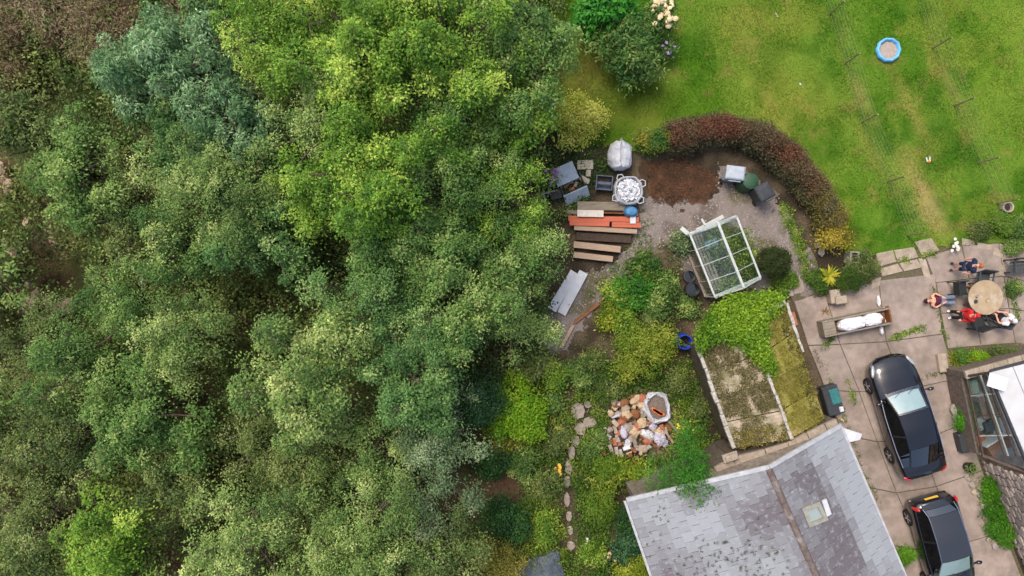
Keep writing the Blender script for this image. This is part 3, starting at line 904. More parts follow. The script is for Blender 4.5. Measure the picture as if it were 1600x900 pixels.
# moss tufts on the lower left slope
def tufts(name, pts, n_each, sr, leaf, pals, parent, mat=None, up=0.8, seed=1, world_parent=True, label=None):
    r = np.random.default_rng(seed)
    pts = np.asarray([tuple(p) for p in pts]); m = len(pts)
    off = r.normal(size=(m, n_each, 3)) * sr * np.array([1, 1, .35]); off[:, :, 2] = np.abs(off[:, :, 2])
    C = (pts[:, None] + off).reshape(-1, 3); n = len(C)
    D = unit(r.normal(size=(n, 3)) + (0, 0, up)); N = unit(r.normal(size=(n, 3)) * .6 + (0, 0, 1.0))
    t = r.random(m); cc = mixc(pals[0], pals[1], sstep(t, 0, .6)); cc = mixc(cc, pals[2], sstep(t, .6, 1))
    cc = np.repeat(cc, n_each, 0) * r.uniform(.7, 1.3, (n, 1))
    if parent is not None:
        o_ = V((0, 0, 0)); p = parent
        while p is not None: o_ += p.location; p = p.parent
        C = C - np.array(o_)
    o = leaf_mesh(name, C, D, N, r.uniform(.7, 1.3, n) * leaf[0], r.uniform(.7, 1.3, n) * leaf[1], cc, mat, parent)
    if label: tag(o, label)
    return o


def on_left(px, py, lift=0.0):
    n = (A1 - A0).cross(R0 - A0).normalized(); n = n if n.z > 0 else -n
    o = V((0, 0, H)); d = P(px, py, 0) - o
    return o + d * ((A0 - o).dot(n) / d.dot(n)) + n * lift


r9 = np.random.default_rng(91)
mp_ = [on_left(x, y, .02) for x, y in zip(r9.normal(1130, 55, 120), r9.normal(880, 26, 120)) if y < 905 and x > 1030] + [on_left(x, y, .02) for x, y in zip(r9.uniform(1010, 1040, 14), r9.uniform(790, 890, 14))]
o = tufts('moss', mp_, 22, 0.03, (0.03, 0.02), pal((66, 72, 44), (90, 94, 62), (110, 108, 84)), roof, seed=4); tag(o, kind='stuff')

# ---------------------------------------------------------------- pale stone coping and end wall between cottage and outbuilding
cw = thing('coping_wall', P(1200, 690), 'pale stone coping wall between the slate roof and the mossy outbuilding', 'wall')
cps = [(1118, 736), (1146, 720), (1196, 708), (1232, 697), (1262, 682), (1290, 668), (1308, 660)]
cpm = pm('coping_stone', lin(172, 158, 143), lin(134, 121, 108), 6, 0.95, 0.5, rnd=.12)
zt = 2.5
for i in range(len(cps) - 1):
    a, b = P(*cps[i], zt), P(*cps[i + 1], zt)
    t = MB(); a2 = a.lerp(b, .02); b2 = a.lerp(b, .98)
    t.bar(a2, b2, 0.3, 0.12 + .02 * (i % 2)); t.build('coping_stone', cpm, cw, world=True)
t = MB()
for i in range(len(cps) - 1):
    a, b = P(*cps[i], zt), P(*cps[i + 1], zt)
    t.bar(V((a.x, a.y, 1.2)), V((b.x, b.y, 1.2)), 0.24, 2.4)
t.build('wall', MORTAR, cw, world=True)
t = MB(); c_ = P(1141, 714, 2.75); t.box(c_, (.55, .3, .1), .3, ch=.015); t.box(c_ + V((.02, .0, .09)), (.42, .22, .08), .34, ch=.015); t.build('cap_stone', cpm, cw, world=True)

# ---------------------------------------------------------------- mossy outbuilding
shed = thing('outbuilding', P(1150, 590), 'low outbuilding with a moss-covered two-bay roof', 'outbuilding')
ZS, ZM = 2.25, 2.5
L0, L1 = P(1090, 540, ZS), P(1148, 700, ZS)
M0, M1 = P(1172, 512, ZM), P(1236, 686, ZM)
Rr0, Rr1 = P(1226, 474, ZS), P(1288, 655, ZS)
U0 = P(1186, 497, ZM)
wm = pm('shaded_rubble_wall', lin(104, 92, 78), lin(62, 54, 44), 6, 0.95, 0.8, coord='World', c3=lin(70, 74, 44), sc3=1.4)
t = MB(); q = [L0, L1, Rr1, Rr0]
ctr = (L0 + L1 + Rr1 + Rr0) / 4
q2 = [V((p.x + (ctr.x - p.x) * .04, p.y + (ctr.y - p.y) * .04, 0)) for p in q]
t.hexa([V((p.x, p.y, -.05)) for p in q2], [V((p.x, p.y, 2.05)) for p in q2]); t.build('wall', wm, shed, world=True)
sheetm = pm('cement_sheet', lin(186, 170, 150), lin(150, 136, 120), 4, 0.95, 0.4, coord='World', c3=lin(120, 116, 84), sc3=1.5, t3=(.4, .6))
mossm = pm('mossed_cement_sheet', lin(142, 136, 62), lin(112, 108, 54), 5, 0.98, 0.8, coord='World', c3=lin(150, 136, 92), sc3=1.0)
def lerp4(a0, a1, b0, b1, u, v): return a0.lerp(a1, u).lerp(b0.lerp(b1, u), v)
nsh = 4
for k in range(nsh):
    u0, u1 = k / nsh, (k + .97) / nsh
    for (a0, a1, b0, b1, dz) in ((L0, L1, M0, M1, 0.0), (M0, M1, Rr0, Rr1, 0.0)):
        # each sheet is corrugated across its slope
        t = MB(); nn = 15
        top = []; bot = []
        for i in range(nn + 1):
            u = u0 + (u1 - u0) * i / nn
            zz = 0.007 * (i % 2) + 0.03 * (k % 2)
            for v in (0, 1):
                p = lerp4(a0, a1, b0, b1, u, v) + V((0, 0, zz)); top.append(p); bot.append(p + V((0, 0, -.02)))
        n = len(top); fs = []
        for i in range(nn):
            fs.append((2 * i, 2 * i + 2, 2 * i + 3, 2 * i + 1)); fs.append((n + 2 * i, n + 2 * i + 1, n + 2 * i + 3, n + 2 * i + 2))
            fs.append((2 * i, n + 2 * i, n + 2 * i + 2, 2 * i + 2)); fs.append((2 * i + 1, 2 * i + 3, n + 2 * i + 3, n + 2 * i + 1))
        fs.append((0, 1, n + 1, n)); e = 2 * nn; fs.append((e, n + e, n + e + 1, e + 1))
        t.add(top + bot, fs); t.build('roof_sheet', sheetm if a0 is L0 else mossm, shed, world=True)
edge = pm('weathered_edge_board', lin(196, 192, 184), lin(132, 124, 112), 9, 0.9, 0.5)
rr = random.Random(5)
def rough_edge(a, b, w, h, n, name):
    t = MB()
    for k in range(n):
        p, q_ = a.lerp(b, k / n), a.lerp(b, (k + .96) / n)
        s_ = V((rr.uniform(-.025, .025), rr.uniform(-.02, .02), rr.uniform(-.015, .015)))
        t.bar(p + s_, q_ + s_ * .3, w * rr.uniform(.7, 1.15), h)
    t.build(name, edge, shed, world=True)
rough_edge(L0 + V((-.05, 0, .06)), L1 + V((-.05, 0, .06)), .13, .12, 9, 'edge_board')
rough_edge(M0.lerp(M1, .28) + V((0, 0, .08)), M1 + V((0, 0, .08)), .11, .1, 9, 'ridge_board')
rough_edge(Rr0 + V((.03, 0, .06)), Rr0.lerp(Rr1, .42) + V((.03, 0, .06)), .1, .1, 7, 'edge_board')
rough_edge(U0 + V((0, .05, .06)), Rr0 + V((0, .05, .06)), .16, .1, 3, 'edge_board')
# moss carpet on the sheets
r7 = np.random.default_rng(17)
def moss_on(a0, a1, b0, b1, n, keep, pals, name, seed, leaf=(.07, .045), each=9):
    u, v = r7.random(n), r7.random(n)
    pts = [lerp4(a0, a1, b0, b1, float(x), float(y)) + V((0, 0, .03)) for x, y in zip(u, v) if keep(float(x), float(y))]
    o = tufts(name, pts, each, .05, leaf, pals, shed, seed=seed); tag(o, kind='stuff'); return o
def nz(u, v, s, o): return float(fbm(np.array([u * s]), np.array([v * s]), 1.0, 4, o)[0])
def keepL(u, v):
    bare = (0.27 < u < 0.42 and v < 0.55) or (0.70 < u < 0.86 and v < .34) or (.70 < u < .84 and v > .6)
    return nz(u, v, 7, 3) > (0.6 if bare else 0.36)
MOSS1 = pal((84, 82, 40), (112, 108, 54), (142, 130, 78)); MOSS2 = pal((122, 116, 34), (156, 144, 44), (172, 160, 74))
moss_on(L0, L1, M0, M1, 3000, keepL, pal((92, 88, 54), (120, 114, 74), (150, 138, 100)), 'moss', 21, leaf=(.05, .035))
moss_on(M0, M1, Rr0, Rr1, 2600, lambda u, v: nz(u, v, 6, 8) > .36 and not (v > .8 and nz(u, v, 8, 30) > .42), pal((126, 122, 50), (148, 142, 62), (166, 156, 88)), 'moss', 22, leaf=(.035, .026))
moss_on(M0, M1, Rr0, Rr1, 700, lambda u, v: v > .72, MOSS1, 'moss', 23)
moss_on(L0, L1, M0, M1, 700, lambda u, v: u > .86, MOSS2, 'moss', 24)

# golden creeper spilling over the outbuilding's upper corner
cr = thing('golden_creeper', P(1130, 500), 'lime green creeper spilling over the upper corner of the outbuilding', 'creeper')
r5 = np.random.default_rng(51)
cpoly = [(1094, 522), (1104, 494), (1140, 466), (1200, 458), (1222, 466), (1222, 480), (1196, 500), (1194, 540), (1212, 578), (1204, 584), (1186, 566), (1160, 540), (1120, 524), (1092, 548)]
xs = r5.uniform(1080, 1226, 2600); ys = r5.uniform(455, 590, 2600)
kk = inside(cpoly, xs, ys); xs, ys = xs[kk], ys[kk]
pts = []
for x, y in zip(xs, ys):
    edge_d = max(0, (506 - y) / 45)
    z = 2.62 - 0.9 * edge_d ** 1.4 * r5.uniform(.5, 1) + r5.uniform(-.05, .16)
    pts.append(P(x, y, max(z, .6)))
rc = np.array([tuple(p) for p in pts])
C = (rc[:, None] + r5.normal(size=(len(rc), 14, 3)) * (.11, .11, .07)).reshape(-1, 3); n = len(C)
t5 = np.repeat(fbm(rc[:, 0], rc[:, 1], 1.6, 3, 3), 14)
cc = mixc(lin(70, 116, 26), lin(142, 176, 48), np.clip(sstep(t5, .3, .7) * .6 + np.repeat(r5.random(len(rc)), 14) * .5, 0, 1)) * r5.uniform(.65, 1.3, (n, 1))
leaf_mesh('foliage', C - np.array(cr.location), unit(r5.normal(size=(n, 3)) + (0, 0, -.4)), unit(r5.normal(size=(n, 3)) * .45 + (0, 0, 1.0)), r5.uniform(.07, .13, n), r5.uniform(.05, .09, n), cc, parent=cr)
t = MB()
for k in range(9):
    a = P(1095 + k * 14, 500 - k * 4, 0.0); b = P(1100 + k * 13, 512 - k * 4, 2.4)
    t.tube([a, a.lerp(b, .5) + V((.1, .05, 0)), b], [.03, .025, .012], 5)
t.build('stem', TWIG, cr, world=True)

# ---------------------------------------------------------------- greenhouse
gh = thing('greenhouse', P(1130, 410), 'small aluminium greenhouse with glass roof and pots inside', 'greenhouse')
EZ, RZ = 1.35, 2.0
ga, gb, gc, gd = P(1078, 366, EZ), P(1151, 339, EZ), P(1188, 434, EZ), P(1117, 464, EZ)   # eaves corners: rear left, rear right, front right, front left
ra, rb = P(1121, 347, RZ), P(1162, 450, RZ)
gz = lambda p: V((p.x, p.y, 0.02))
t = MB(); q = [gz(p) for p in (ga, gb, gc, gd)]
for i in range(4): t.bar(q[i] + V((0, 0, .06)), q[(i + 1) % 4] + V((0, 0, .06)), .1, .14)
t.build('base', CONC, gh, world=True)
t = MB(); t.add([p + V((0, 0, .02)) for p in q], [(0, 1, 2, 3)]); t.build('floor', pm('greenhouse_floor', lin(120, 104, 92), lin(84, 74, 60), 5, coord='World'), gh, world=True)
def frame(a, b, w=.06, h=.06, nm='frame_bar', m_=ALU):
    t = MB(); t.bar(a, b, w, h); return t.build(nm, m_, gh, world=True)
for a, b in ((ga, gd), (gb, gc)): frame(a, b, .07, .06, 'eave_bar')
for a, b in ((ga, gb), (gd, gc)): frame(a, b, .14, .05, 'end_bar')
frame(ra, rb, .09, .09, 'ridge_bar')
for a, b in ((ga, ra), (gb, ra), (gd, rb), (gc, rb)): frame(a, b, .06, .06, 'gable_bar')
for p in (ga, gb, gc, gd): frame(gz(p), p, .05, .05, 'corner_post')
for k in (1, 2, 3):
    u = k / 4
    for e0, e1 in ((ga, gd), (gb, gc)):
        frame(e0.lerp(e1, u), ra.lerp(rb, u), .025, .03, 'glazing_bar'); frame(gz(e0.lerp(e1, u)), e0.lerp(e1, u), .025, .03, 'glazing_bar')
def pane(qs, nm='pane'):
    c_ = sum(qs, V()) / len(qs)
    n = (qs[1] - qs[0]).cross(qs[2] - qs[0]).normalized() * .003
    t = MB(); t.hexa([c_ + (p - c_) * .985 - n for p in qs], [c_ + (p - c_) * .985 + n for p in qs]) if len(qs) == 4 else t.add([c_ + (p - c_) * .985 for p in qs], [tuple(range(len(qs)))])
    return t.build(nm, GLASS, gh, world=True)
for k in range(4):
    u, v = k / 4, (k + 1) / 4
    for e0, e1 in ((ga, gd), (gb, gc)):
        pane([e0.lerp(e1, u), e0.lerp(e1, v), ra.lerp(rb, v), ra.lerp(rb, u)])
        pane([gz(e0.lerp(e1, u)), gz(e0.lerp(e1, v)), e0.lerp(e1, v), e0.lerp(e1, u)])
for a, b, r_ in ((ga, gb, ra), (gd, gc, rb)):
    m_ = a.lerp(b, .5)
    pane([gz(a), gz(m_), m_, a]); pane([gz(m_), gz(b), b, m_]); pane([a, b, r_])
# lean-to hatch and door leaf behind the greenhouse
t = MB(); t.bar(P(1064, 356, .9), P(1078, 368, .9), .16, .05); t.bar(P(1096, 342, .9), P(1102, 352, .9), .08, .05); t.bar(P(1088, 360, .85), P(1130, 338, .85), .14, .04); t.build('door_rail', ALU, gh, world=True)

def lath(name, px, py, prof, mat, label, cat, z=0.0, n=18, group=None, sx=1, sy=1, rz=0, extra=None):
    loc = P(px, py, z) if z == 0 else V((P(px, py, z).x, P(px, py, z).y, z))
    t = MB(); t.lathe(prof, n, sx=sx, sy=sy)
    if extra is None:
        o = t.build(name, mat, smooth=False); o.location = loc; o.rotation_euler[2] = rz
        tag(o, label, cat, group); return o
    r_ = thing(name, loc, label, cat, group, rz)
    t.build(extra[0], mat, r_); return r_

def pot(px, py, r, h, mat, label, z=0.0, group=None, fill=None, plant=None, seed=1):
    """open pot with soil and an optional plant: px, py where it stands"""
    b = P(px, py, z)
    r_ = thing('plant_pot', b, label, 'plant pot', group)
    t = MB(); t.lathe([(r * .75, 0), (r, h), (r * 1.06, h), (r * 1.06, h * .9 + .01), (r * .92, h * .98), (r * .88, h * .85)], 16); t.build('pot', mat, r_)
    t = MB(); t.lathe([(r * .89, h * .8), (r * .5, h * .84)], 12); t.build('soil', fill or pm('potting_soil', lin(70, 56, 44), lin(44, 36, 28), 20), r_)
    if plant:
        rs = np.random.default_rng(seed); nn, rad, ht, pl, lf = plant
        C = rs.normal(size=(nn, 3)) * (rad * .5, rad * .5, ht * .3) + (0, 0, h + ht * .4)
        cc = mixc(pl[0], pl[2], rs.random(nn))
        leaf_mesh('foliage', C, unit(rs.normal(size=(nn, 3)) + (0, 0, -.2)), unit(rs.normal(size=(nn, 3)) * .5 + (0, 0, 1.0)), rs.uniform(.7, 1.3, nn) * lf, rs.uniform(.7, 1.3, nn) * lf * .6, cc, parent=r_)
    return r_

SOIL = pm('dark_soil', lin(74, 60, 48), lin(46, 38, 30), 18, .95, .6)
TERRA = pm('terracotta', lin(176, 110, 84), lin(140, 84, 64), 8, .85, .2)
YELLOWP = pm('yellow_plastic', lin(212, 196, 60), lin(190, 170, 50), 5, .5, .05)
TEAL = pm('green_plastic', lin(40, 150, 110), lin(30, 120, 90), 5, .45, .05)
GP = 'pots inside the greenhouse'
bw = thing('staging_bench', P(1122, 400), 'slatted staging bench along the left side inside the greenhouse', 'bench')
for k in range(4):
    a = gz(ga).lerp(gz(gb), .1 + .07 * k); b = gz(gd).lerp(gz(gc), .1 + .07 * k)
    a, b = a.lerp(b, .05), a.lerp(b, .95)
    t = MB(); t.bar(V((a.x, a.y, .62)), V((b.x, b.y, .62)), .09, .03); t.build('slat', GREYWOOD, bw, world=True)
for u in (.06, .5, .94):
    for w in (.1, .31):
        p = gz(ga).lerp(gz(gb), w).lerp(gz(gd).lerp(gz(gc), w), u); t = MB(); t.bar(V((p.x, p.y, .02)), V((p.x, p.y, .6)), .05, .05); t.build('leg', GREYWOOD, bw, world=True)
pot(1106, 368, .12, .2, TERRA, 'terracotta pot with a pale seedling at the top left inside the greenhouse', 0.04, GP, plant=(120, .2, .3, PALE, .07), seed=2)
pot(1118, 373, .1, .16, YELLOWP, 'small yellow pot near the rear inside the greenhouse', 0.04, GP)
pot(1109, 408, .14, .22, BLACK, 'black pot with a dark leafy plant on the left inside the greenhouse', 0.04, GP, plant=(260, .32, .5, MID, .09), seed=3)
pot(1106, 420, .12, .2, BLACK, 'black pot with a sparse plant below the leafy one inside the greenhouse', 0.04, GP, plant=(160, .28, .4, OLIVE, .09), seed=4)
pot(1143, 408, .16, .26, YELLOWP, 'yellow round pot near the middle of the greenhouse', 0.04, GP)
pot(1148, 424, .14, .3, TEAL, 'green pot below the yellow one in the greenhouse', 0.04, GP)
pot(1152, 436, .1, .18, YELLOWP, 'small yellow pot in the lower right of the greenhouse', 0.04, GP)
pot(1140, 394, .12, .18, TEAL, 'green pot with tomato leaves right of the ridge bar', 0.04, GP, plant=(320, .36, .6, BRIGHT, .09), seed=5)
pot(1152, 388, .12, .18, BLACK, 'black pot with a tall green plant at the right side of the greenhouse', 0.04, GP, plant=(360, .4, .8, MID, .09), seed=6)
pot(1158, 412, .12, .18, BLACK, 'black pot with a bushy green plant in the lower right corner of the greenhouse', 0.04, GP, plant=(360, .4, .7, BRIGHT, .09), seed=7)
pot(1138, 366, .12, .18, TERRA, 'terracotta pot with dry stems near the rear right inside the greenhouse', 0.04, GP, plant=(150, .26, .5, OLIVE, .09), seed=8)
t = MB(); t.box((0, 0, .16), (.42, .34, .3), ch=.04); t.box((.05, .02, .34), (.3, .25, .08), .3, ch=.03)
o = t.build('compost_sack', FABRIC); o.location = P(1112, 437, .04); o.rotation_euler[2] = .3; tag(o, 'crumpled white sack at the lower left inside the greenhouse', 'sack')
t = MB(); t.box((0, 0, .08), (.5, .3, .14), ch=.02); o = t.build('seed_tray', pm('blue_grey_plastic', lin(150, 170, 190), lin(120, 140, 160), 6, .5)); o.location = P(1110, 381, .64); o.rotation_euler[2] = .35; tag(o, 'pale blue seed tray on the staging inside the greenhouse', 'tray')

for i, (px, py, pl_, ht, rad) in enumerate(((1100, 385, MID, .9, .4), (1118, 395, OLIVE, .8, .4), (1126, 380, BRIGHT, .9, .4), (1150, 372, MID, .9, .35), (1164, 425, MID, .9, .4), (1158, 398, BRIGHT, 1.0, .4), (1122, 446, PALE, .7, .35), (1144, 440, BRIGHT, .6, .3), (1112, 362, PALE, .7, .3), (1130, 420, TERRA and OLIVE, .5, .3))):
    pot(px, py, .11, .2, (BLACK, TERRA)[i % 2], ('leafy', 'olive-leaved', 'bright-leaved', 'rear right', 'lower right', 'tall bright', 'pale-leaved front', 'low bright front', 'pale rear', 'small olive')[i] + ' potted plant crowded among the others inside the greenhouse', 0.04, GP, plant=(320, rad, ht, pl_, .1), seed=30 + i)

# ---------------------------------------------------------------- lean-to at the right edge
lt = thing('lean_to', P(1560, 650), 'glazed lean-to with white roof panels at the right edge', 'lean-to')
DKFRAME = pm('brown_frame', lin(92, 74, 66), lin(62, 50, 46), 8, .7)
def lt_box(name, a, b, w, h, mat=None):
    t = MB(); t.bar(a, b, w, h); return t.build(name, mat or ALU, lt, world=True)
fl = MB(); fl.prism([tuple(P(*p)[:2]) for p in ((1498, 588), (1600, 556), (1680, 760), (1524, 708))], -.05, .03); fl.build('floor', pm('lean_to_floor', lin(150, 144, 134), lin(112, 106, 98), 4, .9, coord='World'), lt, world=True)
# front low wall and rear wall with stone coping
zc_ = 1.0
for k in range(6):
    a, b = P(1508, 586, 1.3).lerp(P(1640, 549, 1.3), k / 6), P(1508, 586, 1.3).lerp(P(1640, 549, 1.3), (k + .97) / 6)
    lt_box('coping_stone', a, b, .3, .1, cpm)
lt_box('wall', P(1508, 586, 1.3) * 1 + V((0, 0, -.68)), P(1640, 549, 1.3) + V((0, 0, -.68)), .24, 1.25, MORTAR)
e0, e1 = P(1510, 588, 1.25), P(1536, 712, 1.25)           # eave rail
h0, h1 = P(1546, 582, 2.3), P(1602, 712, 2.3)             # edge of the white roof
lt_box('eave_rail', e0, e1, .07, .07, DKFRAME)
lt_box('sill', e0 + V((.06, 0, -.12)), e1 + V((.06, 0, -.12)), .05, .05, WHITE)
lt_box('low_wall', e0 + V((.02, 0, -.75)), e1 + V((.02, 0, -.75)), .12, .95, MORTAR)
lt_box('end_rail', e1, P(1640, 752, 2.3), .09, .08, DKFRAME)
lt_box('end_rail', e0, h0, .07, .07, DKFRAME)
for u, w, m_ in ((.52, .05, DKFRAME), (.6, .04, ALU), (.8, .05, DKFRAME), (.9, .05, ALU)):
    lt_box('purlin', e0.lerp(h0, u), e1.lerp(h1, u), w, .06, m_)
for k in range(1, 4):
    u = k / 4; lt_box('rafter', e0.lerp(e1, u), h0.lerp(h1, u), .03, .04, DKFRAME if k == 2 else ALU)
for k in range(4):
    u, v = k / 4 + .01, (k + 1) / 4 - .01
    q = [e0.lerp(e1, u), e0.lerp(e1, v), h0.lerp(h1, v), h0.lerp(h1, u)]
    t = MB(); t.hexa([p + V((0, 0, .032)) for p in q], [p + V((0, 0, .038)) for p in q]); t.build('pane', GLASS, lt, world=True)
rp0, rp1 = P(1547, 582, 2.32), P(1612, 738, 2.32)
for k in range(3):
    a, b = V((2.05 / 3 * k, .68 / 3 * k, .2 * k)), V((2.05 / 3 * (k + .97), .68 / 3 * (k + .97), .2 * (k + .97)))
    t = MB(); q = [rp0 + a, rp1 + a, rp1 + b, rp0 + b]; t.hexa([p + V((0, 0, -.04)) for p in q], q); t.build('roof_panel', pm('white_roof_panel', (.56, .57, .58), (.48, .48, .48), 2, .5, .05) if k == 0 else bpy.data.materials['white_roof_panel'], lt, world=True)
lt_box('gutter', rp0 + V((-.05, 0, 0)), rp1 + V((-.05, 0, 0)), .08, .09, DGREY)
lt_box('gutter', rp0 + V((0, .05, -.02)), rp0 + V((2.05, .75, .5)), .08, .09, DGREY)
# loose things on and inside the lean-to
t = MB(); q = [P(1547, 582, 2.5), P(1576, 591, 2.62), P(1571, 612, 2.62), P(1542, 603, 2.5)]
t.hexa([p + V((0, 0, -.025)) for p in q], q); tag(t.build('white_board', WHITE, loc=q[0]), 'bright white board lying across the edge of the white lean-to roof', 'board')
def flat_box(name, px, py, d, rz, z, mat, label, cat, ch=.01, group=None, tilt=None):
    t = MB(); M_ = Matrix.Rotation(rz, 3, 'Z')
    if tilt: M_ = M_ @ Matrix.Rotation(tilt[0], 3, 'X') @ Matrix.Rotation(tilt[1], 3, 'Y')
    t.box((0, 0, 0), d, M=M_, ch=ch); o = t.build(name, mat); o.location = P(px, py, z); return tag(o, label, cat, group)
flat_box('plank', 1536, 638, (.2, .85, .06), .28, .55, TIMBER, 'pale timber plank inside the lean-to below the white board', 'plank')
flat_box('padded_panel', 1522, 604, (.32, .62, .14), .2, .4, pm('pale_green_fabric', lin(180, 196, 182), lin(150, 166, 152), 6), 'pale green padded panel inside the lean-to near its upper corner', 'cushion', .05)
cb = thing('cupboard', P(1545, 690, .03), 'brown timber cabinet with a white edge inside the lean-to', 'cabinet', rz=.55)
t = MB(); t.box((0, 0, .35), (1.0, .42, .7), ch=.015); t.build('carcass', BROWNWOOD, cb)
t = MB(); t.box((-.02, .25, .36), (1.02, .06, .72), ch=.01); t.build('door', WHITE, cb)
t = MB(); t.box((-.35, .29, .4), (.02, .03, .14)); t.build('handle', ALU, cb)
for i, (px, py) in enumerate(((1577, 680), (1584, 677))):
    lath('jar', px, py, [(.04, 0), (.055, .02), (.055, .2), (.04, .22)], WHITE, 'small white jar inside the lean-to, %s of a pair' % ('left-hand one', 'right-hand one')[i], 'jar', .75, 12, 'white jars in the lean-to')
flat_box('shelf', 1581, 690, (.5, .3, .03), .5, .74, BROWNWOOD, 'short brown shelf under the two white jars in the lean-to', 'shelf')
flat_box('crate', 1546, 665, (.5, .4, .3), .3, .2, pm('slate_blue_plastic', lin(110, 120, 124), lin(84, 92, 96), 5, .6), 'grey plastic crate on the lean-to floor above the cabinet', 'crate', .03)
flat_box('compost_bag', 1533, 662, (.4, .5, .16), .5, .12, FABRIC, 'crumpled pale bag on the lean-to floor beside the grey crate', 'bag', .06)
flat_box('timber_offcut', 1556, 648, (.1, 1.5, .06), .3, .5, TIMBER, 'long pale batten leaning inside the lean-to under the purlins', 'timber')
flat_box('loose_sheet', 1560, 668, (.5, .7, .04), .3, .3, WHITE, 'white panel on the lean-to floor right of the grey crate', 'panel')
flat_box('storage_tub', 1530, 620, (.35, .4, .3), .2, .2, GREYB if 'GREYB' in globals() else WHITE, 'pale grey tub on the lean-to floor below the padded panel', 'tub', .03)
flat_box('cardboard_box', 1527, 688, (.45, .4, .3), .3, .18, TERRA, 'reddish brown box on the lean-to floor left of the cabinet', 'box', .02)

# ---------------------------------------------------------------- rubble-stone cottage wall at the lower right
rw = thing('stone_house', P(1560, 800), 'rough stone house wall rising at the lower right edge', 'house')
w0, w1 = P(1535, 722), P(1610, 905); wd = (w1 - w0); wL = wd.length; wd.normalize(); wn_ = V((-wd.y, wd.x, 0)); wn_ = wn_ if wn_.x < 0 else -wn_
t = MB(); q = [w0, w1, w1 - wn_ * .45, w0 - wn_ * .45]; t.hexa([p + V((0, 0, -.05)) for p in q], [p + V((0, 0, 3.2)) for p in q]); t.build('wall', MORTAR, rw, world=True)
rs_ = random.Random(12)
stone_me = []
for k in range(6):
    t = MB(); pts = []
    for z, i in ((0, 0), (.6, .0), (1, .16)):
        ring = []
        for a in range(8):
            th = a * math.pi / 4; rx = (abs(math.cos(th)) ** .6) * math.copysign(1, math.cos(th)); ry = (abs(math.sin(th)) ** .6) * math.copysign(1, math.sin(th))
            ring.append(V((rx * .5 * (1 - i) * rs_.uniform(.9, 1.08), ry * .5 * (1 - i) * rs_.uniform(.86, 1.08), z * rs_.uniform(.9, 1.1))))
        pts.append(ring)
    t.loft(pts); me = bpy.data.meshes.new('stone'); me.from_pydata(t.v, [], t.f); me.materials.append(STONE); stone_me.append(me)
z = .0
while z < 2.9:
    hgt = rs_.uniform(.13, .24); x = rs_.uniform(-.1, 0)
    while x < wL:
        l = rs_.uniform(.18, .5)
        c_ = w0 + wd * (x + l / 2) + V((0, 0, z + hgt / 2)) + wn_ * -.02
        Mx = Matrix.Translation(c_ - rw.location) @ Matrix((wd, V((0, 0, 1)), wn_)).transposed().to_4x4() @ Matrix.Rotation(rs_.uniform(-.06, .06), 4, 'Z') @ Matrix.Diagonal((l * .97, hgt * .95, rs_.uniform(.04, .11), 1))
        if c_.z < 2.85: inst('stone', rs_.choice(stone_me), rw, None, M=Mx)
        x += l
    z += hgt

# ---------------------------------------------------------------- wire fences on the lawn
fpost = pm('fence_post', lin(150, 136, 104), lin(118, 106, 80), 12, .9, .4)
WIRE = pm('galvanised_wire', lin(150, 164, 124), lin(120, 136, 96), 10, .6, 0)
def fence(name, pts, label, hgt=1.15):
    root = thing(name, P(*pts[0]), label, 'fence')
    ws = [P(*p) for p in pts]
    for p in ws:
        t = MB(); t.tube([p + V((0, 0, -.1)), p + V((.01, .01, hgt * .6)), p + V((0, 0, hgt + .08))], [.034, .033, .032], 8); t.build('post', fpost, root, world=True)
    t = MB()
    for a, b in zip(ws[:-1], ws[1:]):
        for k in range(6):
            zz = .08 + (hgt - .1) * k / 5; m_ = a.lerp(b, .5) + V((0, 0, zz - .03)); t.bar(a + V((0, 0, zz)), m_, .0042, .0042); t.bar(m_, b + V((0, 0, zz)), .0042, .0042)
        n = int((b - a).length / .3)
        for i in range(1, n):
            p = a.lerp(b, i / n); t.bar(p + V((0, 0, .06)), p + V((0, 0, hgt)), .0036, .0036)
    t.build('wire_mesh', WIRE, root, world=True)
    return root
fence('wire_fence', [(1268, -55), (1296, 22), (1319, 100), (1346, 191), (1386, 284), (1416, 368)], 'wire mesh fence left of the blue paddling pool on the lawn')
fence('wire_fence', [(1428, -20), (1456, 76), (1490, 166), (1527, 255), (1556, 318)], 'wire mesh fence right of the blue paddling pool on the lawn')

# paddling pool
pp = thing('paddling_pool', P(1385, 80), 'small round paddling pool with scalloped blue rim on the lawn', 'paddling pool')
BLUEP = pm('sky_blue_plastic', lin(120, 190, 232), lin(84, 160, 214), 6, .4, .05)
t = MB(); n = 48; rings = []
for rr_, z in ((.40, .03), (.46, .03), (.475, .12), (.45, .22), (.41, .24), (.375, .22), (.36, .1)):
    rings.append([V((math.cos(k * 2 * math.pi / n) * (rr_ + .012 * math.cos(k * 2 * math.pi / n * 10)), math.sin(k * 2 * math.pi / n) * (rr_ + .012 * math.cos(k * 2 * math.pi / n * 10)), z)) for k in range(n)])
t.loft(rings, cap=False); t.build('rim', BLUEP, pp, smooth=True)
t = MB(); t.lathe([(.37, .1), (.37, .105), (.2, .12)], 32); t.build('sand', pm('damp_sand', lin(176, 162, 150), lin(146, 132, 120), 12, .8, .4), pp)

